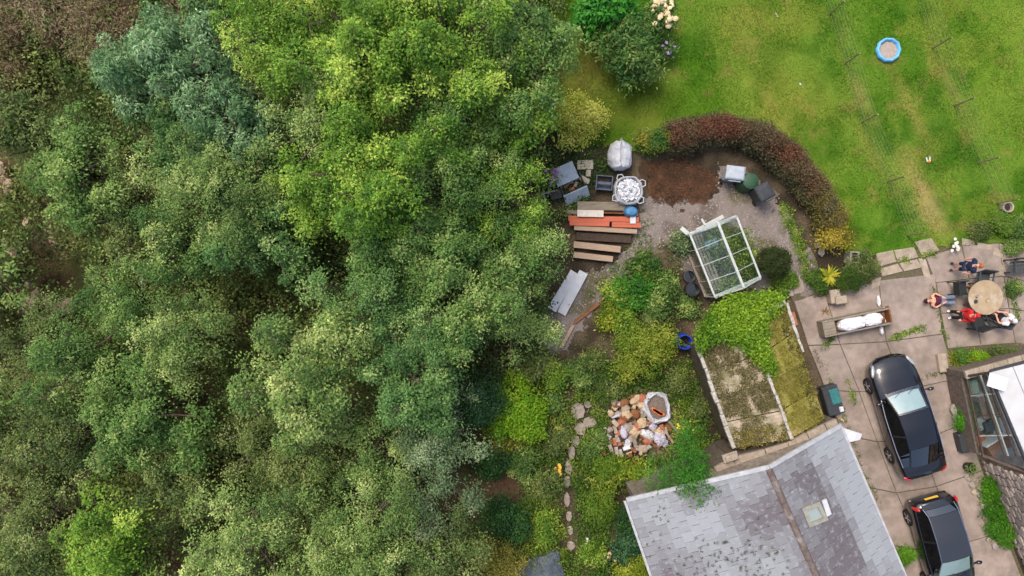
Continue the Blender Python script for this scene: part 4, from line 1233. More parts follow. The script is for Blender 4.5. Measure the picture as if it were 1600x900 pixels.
# little things on the lawn
sc_ = thing('toy_glider', P(1449, 249, .03), 'tiny white and orange toy lying on the lawn between the fences', 'toy', rz=.2)
t = MB(); t.bar((-.07, .08, .06), (-.05, -.1, .05), .05, .03); t.bar((.07, .08, .06), (.05, -.1, .05), .05, .03); t.build('wing', WHITE, sc_)
t = MB(); t.lathe([(.02, 0), (.06, .03), (.05, .08), (.01, .1)], 10, (0, -.09, 0)); t.build('body', pm('orange_plastic', lin(226, 150, 80), lin(200, 120, 60), 6), sc_)
for i, (px, py) in enumerate(((1250, 132), (1213, 24))):
    t = MB(); t.box((0, 0, .03), (.06, .2 if i else .09, .04), .5, ch=.01); o = t.build('scrap', WHITE if i == 0 else TIMBER); o.location = P(px, py, .03)
    tag(o, ('tiny white scrap on the lawn between hedge and fence', 'small pale stick on the lawn near the top edge')[i], ('scrap', 'stick')[i])
sr_ = thing('stone_pot', P(1567, 325), 'round stone pot on the grass near the right edge', 'stone pot')
t = MB(); t.lathe([(.17, 0), (.2, .1), (.22, .3), (.2, .34), (.16, .32), (.14, .2)], 20); t.build('bowl', pm('cast_stone', lin(178, 170, 152), lin(134, 126, 112), 8, .95, .5), sr_)
t = MB(); t.lathe([(.15, .2), (.05, .23)], 14); t.build('soil', SOIL, sr_)

# ---------------------------------------------------------------- bins, bags, timber
def sack(name, px, py, lv, label, cat, z=0.0, n=28, seed=1, mat=None, part='sack', wob=.05):
    """lv: list of (rx, ry, z, squareness)"""
    r_ = random.Random(seed); root = thing(name, P(px, py, z), label, cat)
    ph = [r_.uniform(0, 6.28) for _ in range(6)]
    rings = []
    for rx, ry, zz, sq in lv:
        ring = []
        for k in range(n):
            th = k * 2 * math.pi / n
            c_, s_ = math.cos(th), math.sin(th); e = sq
            w = 1 + wob * (math.sin(th * 5 + ph[0] + zz * 7) + .6 * math.sin(th * 9 + ph[1] - zz * 11))
            ring.append(V((abs(c_) ** e * math.copysign(1, c_) * rx * w, abs(s_) ** e * math.copysign(1, s_) * ry * w, zz + .02 * math.sin(th * 7 + ph[2]))))
        rings.append(ring)
    t = MB(); t.loft(rings); t.build(part, mat or FABRIC, root)
    return root
b1 = sack('bulk_bag', 966, 247, [(.3, .36, 0, .7), (.44, .5, .12, .7), (.47, .54, .35, .7), (.45, .54, .55, .75), (.36, .52, .7, .85), (.2, .5, .8, .9), (.06, .46, .84, .9), (.015, .42, .78, 1)], 'white bulk bag closed to a pointed top behind the stacked timber', 'bulk bag', seed=3)
t = MB(); t.tube([(.05, .5, .75), (.0, .6, .85), (-.05, .52, .76)], .018, 5); t.build('strap', FABRIC, b1)
b2 = sack('bulk_bag', 978, 301, [(.42, .42, 0, .75), (.53, .53, .15, .75), (.55, .55, .45, .8), (.54, .54, .66, .85), (.5, .5, .72, .85), (.47, .47, .66, .9), (.45, .45, .5, .9)], 'full white bulk bag of crumpled pale waste, beside the closed bag', 'bulk bag', seed=5, wob=.02)
rb2 = np.random.default_rng(8); nn = 170
aa = rb2.uniform(0, 6.28, nn); rd = np.sqrt(rb2.random(nn)) * .4
leaf_mesh('crumpled_fill', np.stack([np.cos(aa) * rd, np.sin(aa) * rd, .62 + (1 - (rd / .42) ** 2) * .14 + rb2.uniform(0, .05, nn)], 1), unit(rb2.normal(size=(nn, 3)) * (1, 1, .5)), unit(rb2.normal(size=(nn, 3)) * .5 + (0, 0, 1.0)), rb2.uniform(.12, .28, nn), rb2.uniform(.08, .18, nn), mixc((.8, .81, .84), (.55, .57, .62), rb2.random(nn)), parent=b2, mat=PEB)
for a in (.5, 2.2, 3.7, 5.6):
    c_ = V((math.cos(a), math.sin(a), 0)); s_ = V((-c_.y, c_.x, 0)); t = MB()
    t.tube([c_ * .48 + s_ * .1 + V((0, 0, .68)), c_ * .62 + s_ * .12 + V((0, 0, .72)), c_ * .72 + V((0, 0, .66)), c_ * .64 - s_ * .14 + V((0, 0, .68)), c_ * .5 - s_ * .14 + V((0, 0, .66))], .022, 5)
    t.build('strap', FABRIC, b2)

def wheelie(name, px, py, w, d, h, rz, mat, label, cat='bin', lid=None):
    """tapered bin with lid, handle and two wheels"""
    root = thing(name, P(px, py), label, cat, rz=rz)
    t = MB(); t.loft([[V((sx * w * k / 2, sy * d * k / 2, z)) for sx, sy in ((-1, -1), (1, -1), (1, 1), (-1, 1))] for k, z in ((.74, .05), (.96, h * .93), (1.04, h * .93), (1.04, h * .96))]); t.build('body', mat, root)
    t = MB(); t.loft([[V((sx * w * k / 2, sy * d * k / 2 + .02, z)) for sx, sy in ((-1, -1), (1, -1), (1, 1), (-1, 1))] for k, z in ((1.08, h * .965), (1.08, h), (.9, h + .045), (.5, h + .06))]); t.build('lid', lid or mat, root)
    t = MB(); t.tube([(-w * .35, -d * .62, h * .97), (w * .35, -d * .62, h * .97)], .018, 6); t.build('handle', mat, root)
    for s in (-1, 1):
        t = MB(); t.tube([(s * w * .36, -d * .42, .1), (s * w * .46, -d * .42, .1)], .1, 12); t.build('wheel', BLACK, root)
    return root
GREYB = pm('light_grey_plastic', lin(176, 184, 192), lin(150, 158, 166), 5, .5, .05)
GREENB = pm('dark_green_plastic', lin(52, 86, 62), lin(38, 66, 48), 5, .5, .05)
wheelie('waste_bin', 1137, 277, .66, .48, .95, -.12, GREYB, 'light grey bin standing against the hedge beside the dark green one')
cbn = thing('compost_bin', P(1162, 288), 'dark green ribbed compost bin between the grey and black bins', 'bin')
t = MB(); n = 32; rings = []
for rr_, z in ((.36, 0), (.34, .35), (.29, .75), (.27, .8)):
    rings.append([V((math.cos(k * 2 * math.pi / n) * (rr_ + .012 * (k % 2)), math.sin(k * 2 * math.pi / n) * (rr_ + .012 * (k % 2)), z)) for k in range(n)])
t.loft(rings); t.build('body', GREENB, cbn)
t = MB(); t.lathe([(.29, .8), (.3, .84), (.2, .88), (.05, .9)], 20); t.build('lid', GREENB, cbn)
wheelie('waste_bin', 1180, 306, .56, .58, 1.05, .5, DGREY, 'dark charcoal bin at the end of the row by the hedge')

# dismantled grey chest with its lid open
ch_ = thing('storage_chest', P(893, 292), 'dismantled grey storage chest with its lid thrown back', 'chest', rz=.42)
CHG = pm('blue_grey_plastic_panel', lin(168, 180, 190), lin(140, 152, 164), 4, .5, .05)
t = MB(); t.box((-.1, .5, .52), (.9, .7, .05), M=Matrix.Rotation(.12, 3, 'X'), ch=.015); t.build('lid', CHG, ch_)
t = MB(); t.box((0, -.42, .3), (1.0, .06, .55), M=Matrix.Rotation(-.7, 3, 'X'), ch=.012); t.build('front_panel', CHG, ch_)
t = MB(); t.box((-.46, .0, .25), (.05, .8, .45), ch=.012); t.build('side_panel', DGREY, ch_)
t = MB(); t.box((.46, .05, .18), (.05, .7, .3), ch=.012); t.build('side_panel', DGREY, ch_)
t = MB(); t.box((0, .0, .05), (.9, .8, .05)); t.build('floor', BLACK, ch_)
bb = random.Random(4)
for i, (x, y, mt, nm) in enumerate(((-.2, .1, TERRA, 'reddish brick in the open grey chest, left of the pale ones'), (.02, .16, PALESLAB, 'pale stone block in the open grey chest'), (.16, .0, TIMBER, 'timber offcut in the open grey chest'), (-.05, -.1, TERRA, 'red brick nearest the front of the open grey chest'), (.24, .2, PALESLAB, 'pale stone block at the right end of the open grey chest'))):
    p = ch_.location + Matrix.Rotation(.42, 3, 'Z') @ V((x, y, .16)); t = MB(); t.box((0, 0, 0), (.22, .12, .16), bb.uniform(0, 3), ch=.012); o = t.build('brick' if mt is TERRA else 'block', mt); o.location = p; tag(o, nm, 'brick' if mt is TERRA else 'block')
for px, py, d, rz, lab in ((914, 258, (.62, .36, .22), .02, 'broad pale concrete block behind the open grey chest'), (919, 271, (.2, .26, .2), .0, 'small pale concrete block below the broad one'), (913, 281, (.42, .2, .2), -.5, 'slanting pale concrete block beside the open grey chest')):
    flat_box('concrete_block', px, py, d, rz, .13, pm('concrete_block', lin(196, 186, 164), lin(160, 150, 130), 7, .95, .5) if 'concrete_block' not in bpy.data.materials else bpy.data.materials['concrete_block'], lab, 'block', .015)
# black crate and bent metal frame left of the chest
flat_box('black_box', 868, 304, (.5, .42, .35), .25, .2, BLACK, 'black plastic box under the tree beside the grey chest', 'box', .03)
mf = thing('metal_frame', P(856, 304), 'bent white metal frame beside the purple flowers', 'frame')
t = MB(); t.tube([P(848, 304, .1), P(848, 303, .5), P(866, 298, .5), P(866, 300, .1)], .02, 6); t.tube([P(849, 303, .5), P(853, 316, .3)], .02, 6); t.build('bar', WHITE, mf, world=True)
# grey trough
gt = thing('plastic_trough', P(942, 288), 'dark blue-grey plastic trough beside the full bulk bag', 'trough', rz=-.08)
TRG = pm('blue_grey_trough', lin(96, 106, 124), lin(72, 80, 96), 5, .5, .05)
t = MB(); t.loft([[V((sx * .3 * k, sy * .26 * k, z)) for sx, sy in ((-1, -1), (1, -1), (1, 1), (-1, 1))] for k, z in ((.85, 0), (1, .38), (1.08, .4), (1.08, .43), (.95, .43), (.85, .12))]); t.build('tub', TRG, gt)
t = MB(); t.box((0, -.02, .41), (.54, .12, .06), ch=.02); t.build('divider', TRG, gt)
t = MB(); t.box((0, .14, .2), (.5, .2, .06)); t.build('sediment', SOIL, gt)

# stacked timber
RED = pm('orange_red_plank', lin(190, 104, 78), lin(160, 82, 60), 7, .75, .2, stretch=(.15, 2, 2))
def beam(name, a, b, w, h, z, mat, label, cat='plank', group='stacked timber beside the gravel'):
    A, B = P(*a, z), P(*b, z); m = MB(); m.bar(V((0, 0, 0)), B - A, w, h); o = m.build(name, mat); o.location = A; return tag(o, label, cat, group)
beam('plank', (902, 321), (986, 323), .32, .06, .3, GREYWOOD, 'wide weathered grey plank at the top of the timber stack')
beam('plank', (885, 331), (905, 332), .14, .06, .22, GREYWOOD, 'short weathered stub left of the wide grey plank')
beam('plank', (904, 330), (984, 332), .14, .1, .12, BROWNWOOD, 'dark brown plank lying under the wide grey one')
beam('board', (902, 333), (943, 334), .26, .03, .5, pm('pale_board', lin(214, 206, 194), lin(190, 180, 166), 6), 'short pale board laid across the red planks', 'board')
beam('plank', (888, 341), (998, 343), .2, .06, .36, RED, 'upper orange-red plank of the timber stack')
beam('plank', (890, 348), (952, 350), .2, .06, .4, RED, 'left lower orange-red plank of the timber stack')
beam('plank', (956, 351), (1001, 352), .2, .06, .4, RED, 'right lower orange-red plank of the timber stack')
beam('beam', (897, 356), (995, 362), .17, .14, .3, TIMBER, 'long pale beam at the front of the red planks', 'beam')
beam('beam', (900, 369), (985, 374), .3, .2, .08, pm('dark_gap_filler', lin(82, 68, 58), lin(54, 44, 38), 8, .9, .4), 'dark bar filling the dark gap below the long pale beam', 'beam')  # dark bar added in place of the dark gap between the timbers
beam('beam', (896, 382), (969, 390), .24, .2, .22, TIMBER, 'upper of the two separate pale beams', 'beam')
beam('beam', (896, 398), (957, 405), .22, .2, .2, TIMBER, 'lower and shorter of the two separate pale beams', 'beam')
for i, y in enumerate((394, 411)):
    pass
bk = thing('bucket', P(985, 331, .42), 'blue bucket upturned at the right end of the red planks', 'bucket')
BLUE2 = pm('steel_blue_plastic', lin(80, 136, 178), lin(56, 108, 150), 5, .45, .05)
t = MB(); t.lathe([(.26, 0), (.27, .03), (.22, .22), (.18, .26), (.05, .28)], 22, sx=1.05, sy=.8); t.build('body', BLUE2, bk, smooth=False)
t = MB(); t.tube([(.24, 0, .04), (.28, -.12, .05), (.1, -.24, .04)], .012, 5); t.build('handle', ALU, bk)
flat_box('paper_label', 989, 344, (.22, .26, .03), .0, .47, WHITE, 'white card lying on the red planks below the blue bucket', 'card', .006)

# two white boards on the gravel
for i, (a, b) in enumerate((((862, 484), (898, 425)), ((877, 490), (912, 425)))):
    beam('white_board', a, b, .36, .05, .12 + .02 * i, WHITE, ('left', 'right')[i] + '-hand one of two long white boards lying on the gravel', 'board', 'white boards on the gravel')

# barrels
bl = thing('barrel', P(1062, 532), 'bright blue open barrel at the corner of the outbuilding', 'barrel')
BLUE3 = pm('bright_blue_plastic', lin(30, 76, 190), lin(20, 54, 150), 5, .4, .05)
t = MB(); t.lathe([(.24, 0), (.28, .1), (.3, .3), (.3, .33), (.29, .36), (.3, .6), (.28, .8), (.28, .86), (.25, .86), (.25, .3), (.1, .28)], 26); t.build('body', BLUE3, bl, smooth=False)
t = MB(); t.lathe([(.245, .4), (.1, .405)], 20); t.build('water', paint('dark_water', (.008, .009, .009), .05), bl)
t = MB(); t.box((-.33, .06, .72), (.1, .08, .2), ch=.02); t.build('tap', WHITE, bl)
for i, (px, py, r, h) in enumerate(((1077, 452, .26, .5), (1073, 432, .22, .4))):
    q = thing('water_butt', P(px, py), ('black round water tub at the lower left corner of the greenhouse', 'dark tub behind the black water tub beside the greenhouse')[i], 'tub')
    t = MB(); t.lathe([(r * .85, 0), (r, h), (r * 1.06, h), (r * 1.06, h + .03), (r * .94, h + .03), (r * .9, h * .6), (r * .4, h * .6)], 22); t.build('body', BLACK if i == 0 else DGREY, q)
    t = MB(); t.lathe([(r * .9, h * .75), (r * .3, h * .755)], 18); t.build('water', bpy.data.materials['dark_water'], q)

# ---------------------------------------------------------------- rubble heap with torn bulk bag
rb = sack('rubble_bag', 1021, 641, [(.42, .44, 0, .62), (.56, .64, .15, .62), (.6, .7, .38, .66), (.53, .66, .58, .7), (.48, .62, .64, .7), (.43, .56, .58, .75), (.4, .52, .42, .8)], 'open white bulk bag of rubble and orange scraps on the heap', 'bulk bag', seed=9, wob=.06)
rb.rotation_euler[2] = .3; rb.scale = (.82, .86, .95); rb.location = P(1024, 634)
t = MB(); t.lathe([(.46, .44), (.3, .5), (.1, .53)], 18, sy=1.2, wob=.08); t.build('rubble', pm('grey_rubble', lin(126, 112, 104), lin(88, 78, 70), 16, .95, .8), rb)
ORANGE = pm('orange_scrap', lin(224, 124, 60), lin(196, 98, 44), 8, .6)
for k in range(6):
    t = MB(); t.box((-.2 + k * .05, -.02 - k * .055, .56), (.13, .3, .06), .7 + .25 * (k % 3), ch=.012); t.build('orange_scrap', ORANGE, rb)
t = MB(); t.tube([(-.3, .45, .6), (-.34, .58, .72), (-.38, .66, .9)], .025, 5); t.build('strap', FABRIC, rb)
rx = random.Random(21)
rock_me = []
for k in range(5):
    t = MB(); rings = []
    for z, r_ in ((0, .6), (.25, .95), (.6, 1.0), (.9, .7), (1.0, .3)):
        rings.append([V((math.cos(a * math.pi / 5) * r_ * rx.uniform(.8, 1.15), math.sin(a * math.pi / 5) * r_ * rx.uniform(.8, 1.15), z * rx.uniform(.9, 1.1))) for a in range(10)])
    t.loft(rings); me = bpy.data.meshes.new('rock'); me.from_pydata(t.v, [], t.f); rock_me.append(me)
def rock(px, py, r, h, mat, label, cat, z=0.0, rz=0.0, group=None, sy=1.0, name='rock', k=None):
    me = (rock_me[k] if k is not None else rx.choice(rock_me)).copy(); me.materials.clear(); me.materials.append(mat)
    o = bpy.data.objects.new(name, me); o.location = P(px, py, z); o.scale = (r, r * sy, h); o.rotation_euler = (rx.uniform(-.2, .2), rx.uniform(-.2, .2), rz)
    COL.objects.link(o); return tag(o, label, cat, group)
SAND = pm('sandstone', lin(200, 178, 146), lin(160, 138, 110), 7, .9, .4); GREYR = pm('grey_stone', lin(172, 164, 156), lin(126, 118, 110), 7, .95, .5)
LILAC = pm('lilac_grey_plastic', lin(200, 196, 212), lin(164, 160, 178), 5, .6, .3)
for px, py, r, h, mt, lab, zz in (
    (977, 647, .24, .3, SAND, 'sandy stone lump at the left of the rubble heap', .1), (1001, 659, .22, .3, SAND, 'sandy stone lump in the middle of the rubble heap below the bag', .2), (990, 672, .26, .3, SAND, 'brownish stone lump low in the rubble heap', .05),
    (1000, 630, .2, .35, SAND, 'tan stone beside the rubble bag', .05), (988, 620, .13, .25, TERRA, 'reddish stone at the top of the rubble heap', .05), (960, 628, .13, .16, PALESLAB, 'small pinkish stone left of the rubble heap', .02), (968, 630, .1, .12, GREYR, 'small grey stone beside the pinkish one', .02),
    (978, 668, .2, .25, GREYR, 'grey stone in the middle of the rubble heap', .1), (986, 684, .17, .22, GREYR, 'grey stone at the lower edge of the rubble heap', .05), (1010, 690, .18, .2, BROWNWOOD, 'brown clod at the bottom of the rubble heap', .02), (1044, 668, .16, .2, BROWNWOOD, 'brown clod right of the rubble bag', .05)):
    rock(px, py, r, h, mt, lab, 'stone', zz, rx.uniform(0, 3), 'stones of the rubble heap')
def bag(px, py, rx_, ry_, h, rz, mat, label, seed, z=.1, cat='bag'):
    o = sack('plastic_bag', px, py, [(rx_ * .6, ry_ * .6, 0, .9), (rx_, ry_, h * .3, .9), (rx_ * .95, ry_ * .95, h * .6, .9), (rx_ * .6, ry_ * .6, h * .9, 1), (rx_ * .2, ry_ * .2, h, 1)], label, cat, z, 18, seed, mat, 'bag', .12); o.rotation_euler[2] = rz; return o
bag(1011, 678, .3, .17, .28, -.5, WHITE, 'white plastic bag across the middle of the rubble heap', 31, .15)
bag(980, 693, .13, .26, .22, -.25, WHITE, 'narrow white plastic bag at the lower left of the rubble heap', 32, .08)
bag(1030, 684, .24, .3, .28, .2, LILAC, 'large lilac-grey sack at the right of the rubble heap', 33, .12)
bag(1019, 664, .16, .2, .2, .5, LILAC, 'small lilac-grey sack right under the rubble bag', 34, .15)
bag(1038, 692, .14, .16, .2, .1, LILAC, 'lilac-grey scrap of sack at the lower right of the heap', 35, .05)
for i, (a, b, w, mt, lab) in enumerate((((984, 660), (994, 700), .14, GREYWOOD, 'weathered grey post in the rubble heap'), ((1002, 640), (1006, 662), .09, GREYWOOD, 'short stick below the rubble bag'), ((1000, 680), (1030, 700), .06, BROWNWOOD, 'thin brown lath at the bottom of the heap'), ((1042, 655), (1060, 676), .1, GREYWOOD, 'grey lath sticking out right of the rubble bag'), ((1038, 672), (1052, 692), .08, TIMBER, 'short pale lath right of the lilac sack'))):
    A, B = P(*a, .3), P(*b, .22); m = MB(); m.bar(V((0, 0, 0)), B - A, w, .07); o = m.build('lath', mt); o.location = A; tag(o, lab, 'timber', 'timbers of the rubble heap')
for i, (px, py, mt, lab) in enumerate(((953, 672, TERRA, 'upper left reddish brick of the little brick stack'), (961, 671, PALESLAB, 'pinkish brick at the top of the little brick stack'), (953, 688, TERRA, 'orange brick at the left of the little brick stack'), (960, 690, TERRA, 'orange-brown brick in the middle of the little brick stack'), (967, 690, TERRA, 'dark red brick at the right of the little brick stack'), (954, 700, GREYR, 'grey brick at the lower left of the little brick stack'), (963, 704, GREYR, 'grey brick at the lower middle of the little brick stack'), (970, 708, GREYR, 'grey brick at the lower right of the little brick stack'), (951, 680, GREYR, 'grey brick between the red ones of the little brick stack'), (943, 705, BROWNWOOD, 'dull brown brick apart from the little brick stack'))):
    flat_box('brick', px, py, (.14, .3, .12), .15 + .1 * (i % 3), .12 + .05 * (i % 2), mt, lab, 'brick', .01, 'bricks beside the rubble heap')
extra = random.Random(77)
EX = (SAND, GREYR, PALESLAB, WHITE, BROWNWOOD, LILAC, TERRA)
for k in range(78):
    a = extra.uniform(0, 6.28); q = math.sqrt(extra.random())
    m_ = EX[extra.choice((0, 0, 1, 1, 1, 2, 2, 3, 4, 4, 5, 5, 6))]
    if k % 2:
        flat_box('rubble_piece', 994 + math.cos(a) * q * 50, 666 + math.sin(a) * q * 46, (extra.uniform(.1, .34), extra.uniform(.08, .2), extra.uniform(.06, .16)), extra.uniform(0, 3), extra.uniform(.12, .34), m_, 'broken piece of rubble lying in the heap below the rubble bag', 'rubble', .02, 'broken pieces of the rubble heap', (extra.uniform(-.5, .5), extra.uniform(-.5, .5))); continue
    rock(994 + math.cos(a) * q * 50, 666 + math.sin(a) * q * 46, extra.uniform(.07, .19), extra.uniform(.12, .24), m_, 'broken piece of rubble lying in the heap below the rubble bag', 'rubble', extra.uniform(.05, .25), extra.uniform(0, 3), 'broken pieces of the rubble heap', extra.uniform(.6, 1.8), name='rubble_piece')
rg = np.random.default_rng(66)
HEAP = [P(*p)[:2] for p in ((930, 610), (990, 595), (1040, 600), (1062, 660), (1050, 710), (960, 722), (938, 680))]
pebbles('rubble', HEAP, 900, .02, .08, .03, lambda x, y: mixc(lin(150, 130, 112), lin(90, 72, 60), rng.random(len(x))), 'small stones and crumbs scattered round the rubble heap', PEB)

# slate grey tarpaulin at the bottom
tp = MB(); nx, ny = 14, 10; vv = []
cn = [P(800, 884, .3), P(872, 858, .35), P(890, 930, .3), P(806, 930, .3)]
for j in range(ny):
    for i in range(nx):
        u, v = i / (nx - 1), j / (ny - 1); p = cn[0].lerp(cn[1], u).lerp(cn[3].lerp(cn[2], u), v)
        vv.append(p + V((rx.uniform(-.03, .03), rx.uniform(-.05, .05), .12 * math.sin(u * 9 + v * 3) * .5 + .1 * math.sin(u * 3.1) + rx.uniform(-.02, .02))))
n0 = len(vv); fs = [(j * nx + i, j * nx + i + 1, (j + 1) * nx + i + 1, (j + 1) * nx + i) for j in range(ny - 1) for i in range(nx - 1)]
rim = [i for i in range(nx)] + [j * nx + nx - 1 for j in range(1, ny)] + [(ny - 1) * nx + i for i in range(nx - 2, -1, -1)] + [j * nx for j in range(ny - 2, 0, -1)]
for i in rim: vv.append(V((vv[i].x, vv[i].y, 0.0)))
for k in range(len(rim)): fs.append((rim[k], rim[(k + 1) % len(rim)], n0 + (k + 1) % len(rim), n0 + k))
tp.add(vv, fs); tag(tp.build('tarpaulin', pm('slate_grey_sheeting', lin(92, 98, 108), lin(60, 66, 76), 5, .5, .3), loc=cn[0]), 'slate grey plastic sheeting over a heap at the bottom edge', 'sheeting')

# ---------------------------------------------------------------- front garden bits
WTR = pm('wet_white', lin(228, 228, 230), lin(196, 196, 200), 7, .6, .3)
tr = thing('wooden_trough', P(1328, 503), 'long weathered wooden trough holding white sacks on the patio', 'trough', rz=math.atan2(22, 106))
tL, tW, tH = 2.65, .62, .5
for s in (-1, 1):
    t = MB(); t.box((0, s * (tW / 2 - .03), tH / 2 + .1), (tL, .06, tH), ch=.008); t.build('side_board', GREYWOOD, tr)
    t = MB(); t.box((s * (tL / 2 - .03), 0, tH / 2 + .1), (.06, tW - .13, tH), ch=.008); t.build('end_board', GREYWOOD if s < 0 else BROWNWOOD, tr)
    for q in (-1, 1):
        t = MB(); t.box((s * (tL / 2 - .12), q * (tW / 2 - .09), .1), (.1, .06, .2)); t.build('leg', BROWNWOOD, tr)
t = MB(); t.box((0, 0, .2), (tL - .14, tW - .14, .05)); t.build('floor_board', BROWNWOOD, tr)
t = MB(); t.box((-tL / 2 + .26, 0, tH + .08), (.42, tW - .14, .04), ch=.01); t.build('lid_board', GREYWOOD, tr)
t = MB(); t.box((tL / 2 + .06, 0, tH * .6), (.12, tW + .1, .06), ch=.01); t.build('end_shelf', BROWNWOOD, tr)
Rt = Matrix.Rotation(math.atan2(22, 106), 3, 'Z')
for x, rx_, ry_, lab, sd_ in ((-.18, .52, .25, 'larger white sack lying in the wooden trough', 41), (.62, .36, .25, 'smaller white sack at the right end of the wooden trough', 42)):
    p = tr.location + Rt @ V((x, 0, .23))
    o = sack('white_sack', 0, 0, [(rx_ * .8, ry_ * .8, 0, .7), (rx_, ry_, .12, .7), (rx_, ry_, .3, .7), (rx_ * .9, ry_ * .88, .42, .8), (rx_ * .6, ry_ * .6, .47, .9)], lab, 'sack', 0, 24, sd_, WTR, 'sack', .05); o.location = p; o.rotation_euler[2] = math.atan2(22, 106)
for i, (px, py, a, b, rz, lab) in enumerate(((1371, 471, .07, .2, 0, 'slim upright white stone at the top right end of the trough'), (1378, 488, .17, .22, .2, 'largest white stone at the right end of the trough'), (1381, 500, .09, .16, .2, 'small white stone below the largest one'), (1376, 516, .08, .2, .1, 'slim white stone at the lower right corner of the trough'))):
    rock(px, py, a, .18, WTR, lab, 'stone', .05, rz, 'white stones by the trough', b / a)
pl = thing('stone_plinth', P(1298, 463), 'pale stone block with a step in front of the spiky yellow plant', 'stone block', rz=.15)
t = MB(); t.box((0, 0, .22), (.4, .52, .42), ch=.02); t.build('block', PALESLAB, pl)
t = MB(); t.box((.16, -.16, .27), (.44, .3, .5), ch=.02); t.build('step', PALESLAB, pl)
st = thing('stone_trough', P(1326, 403), 'small square stone planter in the shrubs beside the lawn corner', 'planter', rz=-.05)
t = MB()
for s in (-1, 1): t.box((s * .15, 0, .25), (.06, .46, .5), ch=.01); t.box((0, s * .2, .25), (.24, .06, .48), ch=.01)
t.build('bowl', pm('grey_cast_stone', lin(150, 148, 140), lin(112, 110, 102), 8, .95, .5), st)
t = MB(); t.box((0, 0, .22), (.26, .36, .36)); t.build('soil', SOIL, st)
for i, (px, py, r, lab) in enumerate(((1331, 414, .15, 'pale stone below the square stone planter'), (1322, 425, .12, 'white-streaked stone in the shrubs below the planter'), (1276, 384, .12, 'upper grey stone at the gravel edge'), (1281, 395, .14, 'lower grey stone at the gravel edge'))):
    rock(px, py, r, .22, GREYR if i > 1 else PALESLAB, lab, 'stone', 0, i, None, 1.3)
flat_box('terracotta_slab', 1238, 499, (.3, .55, .1), .25, .12, TERRA, 'terracotta slab leaning at the corner of the mossy outbuilding', 'slab', .015)
kb = thing('kerbside_crate', P(1294, 623), 'dark crate with a teal lid beside the outbuilding', 'crate', rz=.28)
t = MB(); t.box((0, 0, .22), (.62, 1.15, .42), ch=.03); t.build('body', DGREY, kb)
t = MB(); t.box((.1, .14, .45), (.36, .6, .05), ch=.015); t.build('lid', pm('teal_plastic', lin(60, 124, 124), lin(44, 96, 98), 5, .5), kb)
t = MB(); t.box((.2, -.4, .46), (.16, .2, .08), ch=.02); t.build('latch', WHITE, kb)
for i, (px, py) in enumerate(((1237, 555), (1268, 636), (1312, 655))):
    lath('bottle', px, py, [(.05, 0), (.055, .02), (.055, .2), (.02, .26), (.02, .32)], pm('pale_yellow_glaze', lin(220, 208, 150), lin(196, 184, 130), 6, .4) if i == 0 else bpy.data.materials['pale_yellow_glaze'], ('small pale bottle beside the upper right wall of the outbuilding', 'small pale bottle at the lower right wall of the outbuilding', 'small pale bottle at the cottage corner by the gutter end')[i], 'bottle', 0, 10)

# patio table, chairs
tb = thing('patio_table', P(1521, 464.5), 'round pale wooden patio table', 'table')
TOPM = pm('bleached_table_wood', lin(176, 157, 128), lin(150, 130, 104), 3, .7, .2, c3=lin(186, 178, 168), sc3=1.6)
t = MB(); t.lathe([(.6, .66), (.655, .67), (.665, .69), (.66, .715), (.64, .725), (.2, .725)], 48); t.build('table_top', TOPM, tb)
for a in range(4):
    th = a * math.pi / 2 + .6; t = MB(); t.bar((math.cos(th) * .5, math.sin(th) * .5, 0.03), (math.cos(th) * .34, math.sin(th) * .34, .67), .06, .06); t.build('leg', BROWNWOOD, tb)
t = MB(); t.lathe([(.36, .58), (.36, .63), (.3, .63)], 24); t.build('apron', BROWNWOOD, tb)
lath('ashtray', 1524, 471, [(.05, 0), (.07, .03), (.07, .05), (.05, .03)], DGREY, 'small dark dish at the left of the round table', 'dish', .73, 14)
lath('tumbler', 1525, 463, [(.03, 0), (.04, .1), (.035, .1), (.03, .02)], GREYB, 'small glass near the dark dish on the round table', 'glass', .73, 12)
lath('dish', 1543, 469, [(.05, 0), (.08, .025), (.075, .03), (.04, .012)], TOPM, 'shallow bowl near the middle of the round table', 'bowl', .73, 16)
def chair(px, py, rz, mat, label, group='chairs round the patio table'):
    """woven armchair, back at -y"""
    root = thing('garden_chair', P(px, py, .045), label, 'chair', group, rz)
    t = MB(); t.box((0, 0, .42), (.5, .48, .06), ch=.015); t.build('seat', mat, root)
    t = MB(); M_ = Matrix.Rotation(.18, 3, 'X'); t.box((0, -.27, .68), (.5, .05, .5), M=M_, ch=.015)
    t.build('backrest', mat, root)
    for s in (-1, 1):
        t = MB(); t.bar((s * .26, -.25, .64), (s * .26, .22, .62), .05, .03); t.build('armrest', mat, root)
        for q in (-1, 1):
            t = MB(); t.bar((s * .24, q * .21, 0), (s * .24, q * .21, .6 if q > 0 else .44), .04, .04); t.build('leg', mat, root)
    return root
RATT = pm('black_rattan', (.03, .036, .036), (.014, .018, .018), 40, .6, .6); GRATT = pm('grey_rattan', (.07, .078, .08), (.04, .045, .046), 40, .7, .6)
chair(1489, 450, -1.5, RATT, 'black woven chair pushed in at the left of the round table')
chair(1524, 436, 3.0, GRATT, 'dark grey chair on the upper side of the round table')
chair(1516, 502, .35, RATT, 'black woven chair at the lower left of the round table behind the person in red')
chair(1550, 498, .9, GRATT, 'dark chair at the lower right of the round table under the person in white')
bn = thing('garden_bench', P(1592, 417, .045), 'dark grey garden bench at the right edge of the patio', 'bench', rz=.05)
for k in range(4):
    t = MB(); t.box((0, -.18 + k * .12, .42), (1.3, .1, .03), ch=.006); t.build('seat_slat', GRATT, bn)
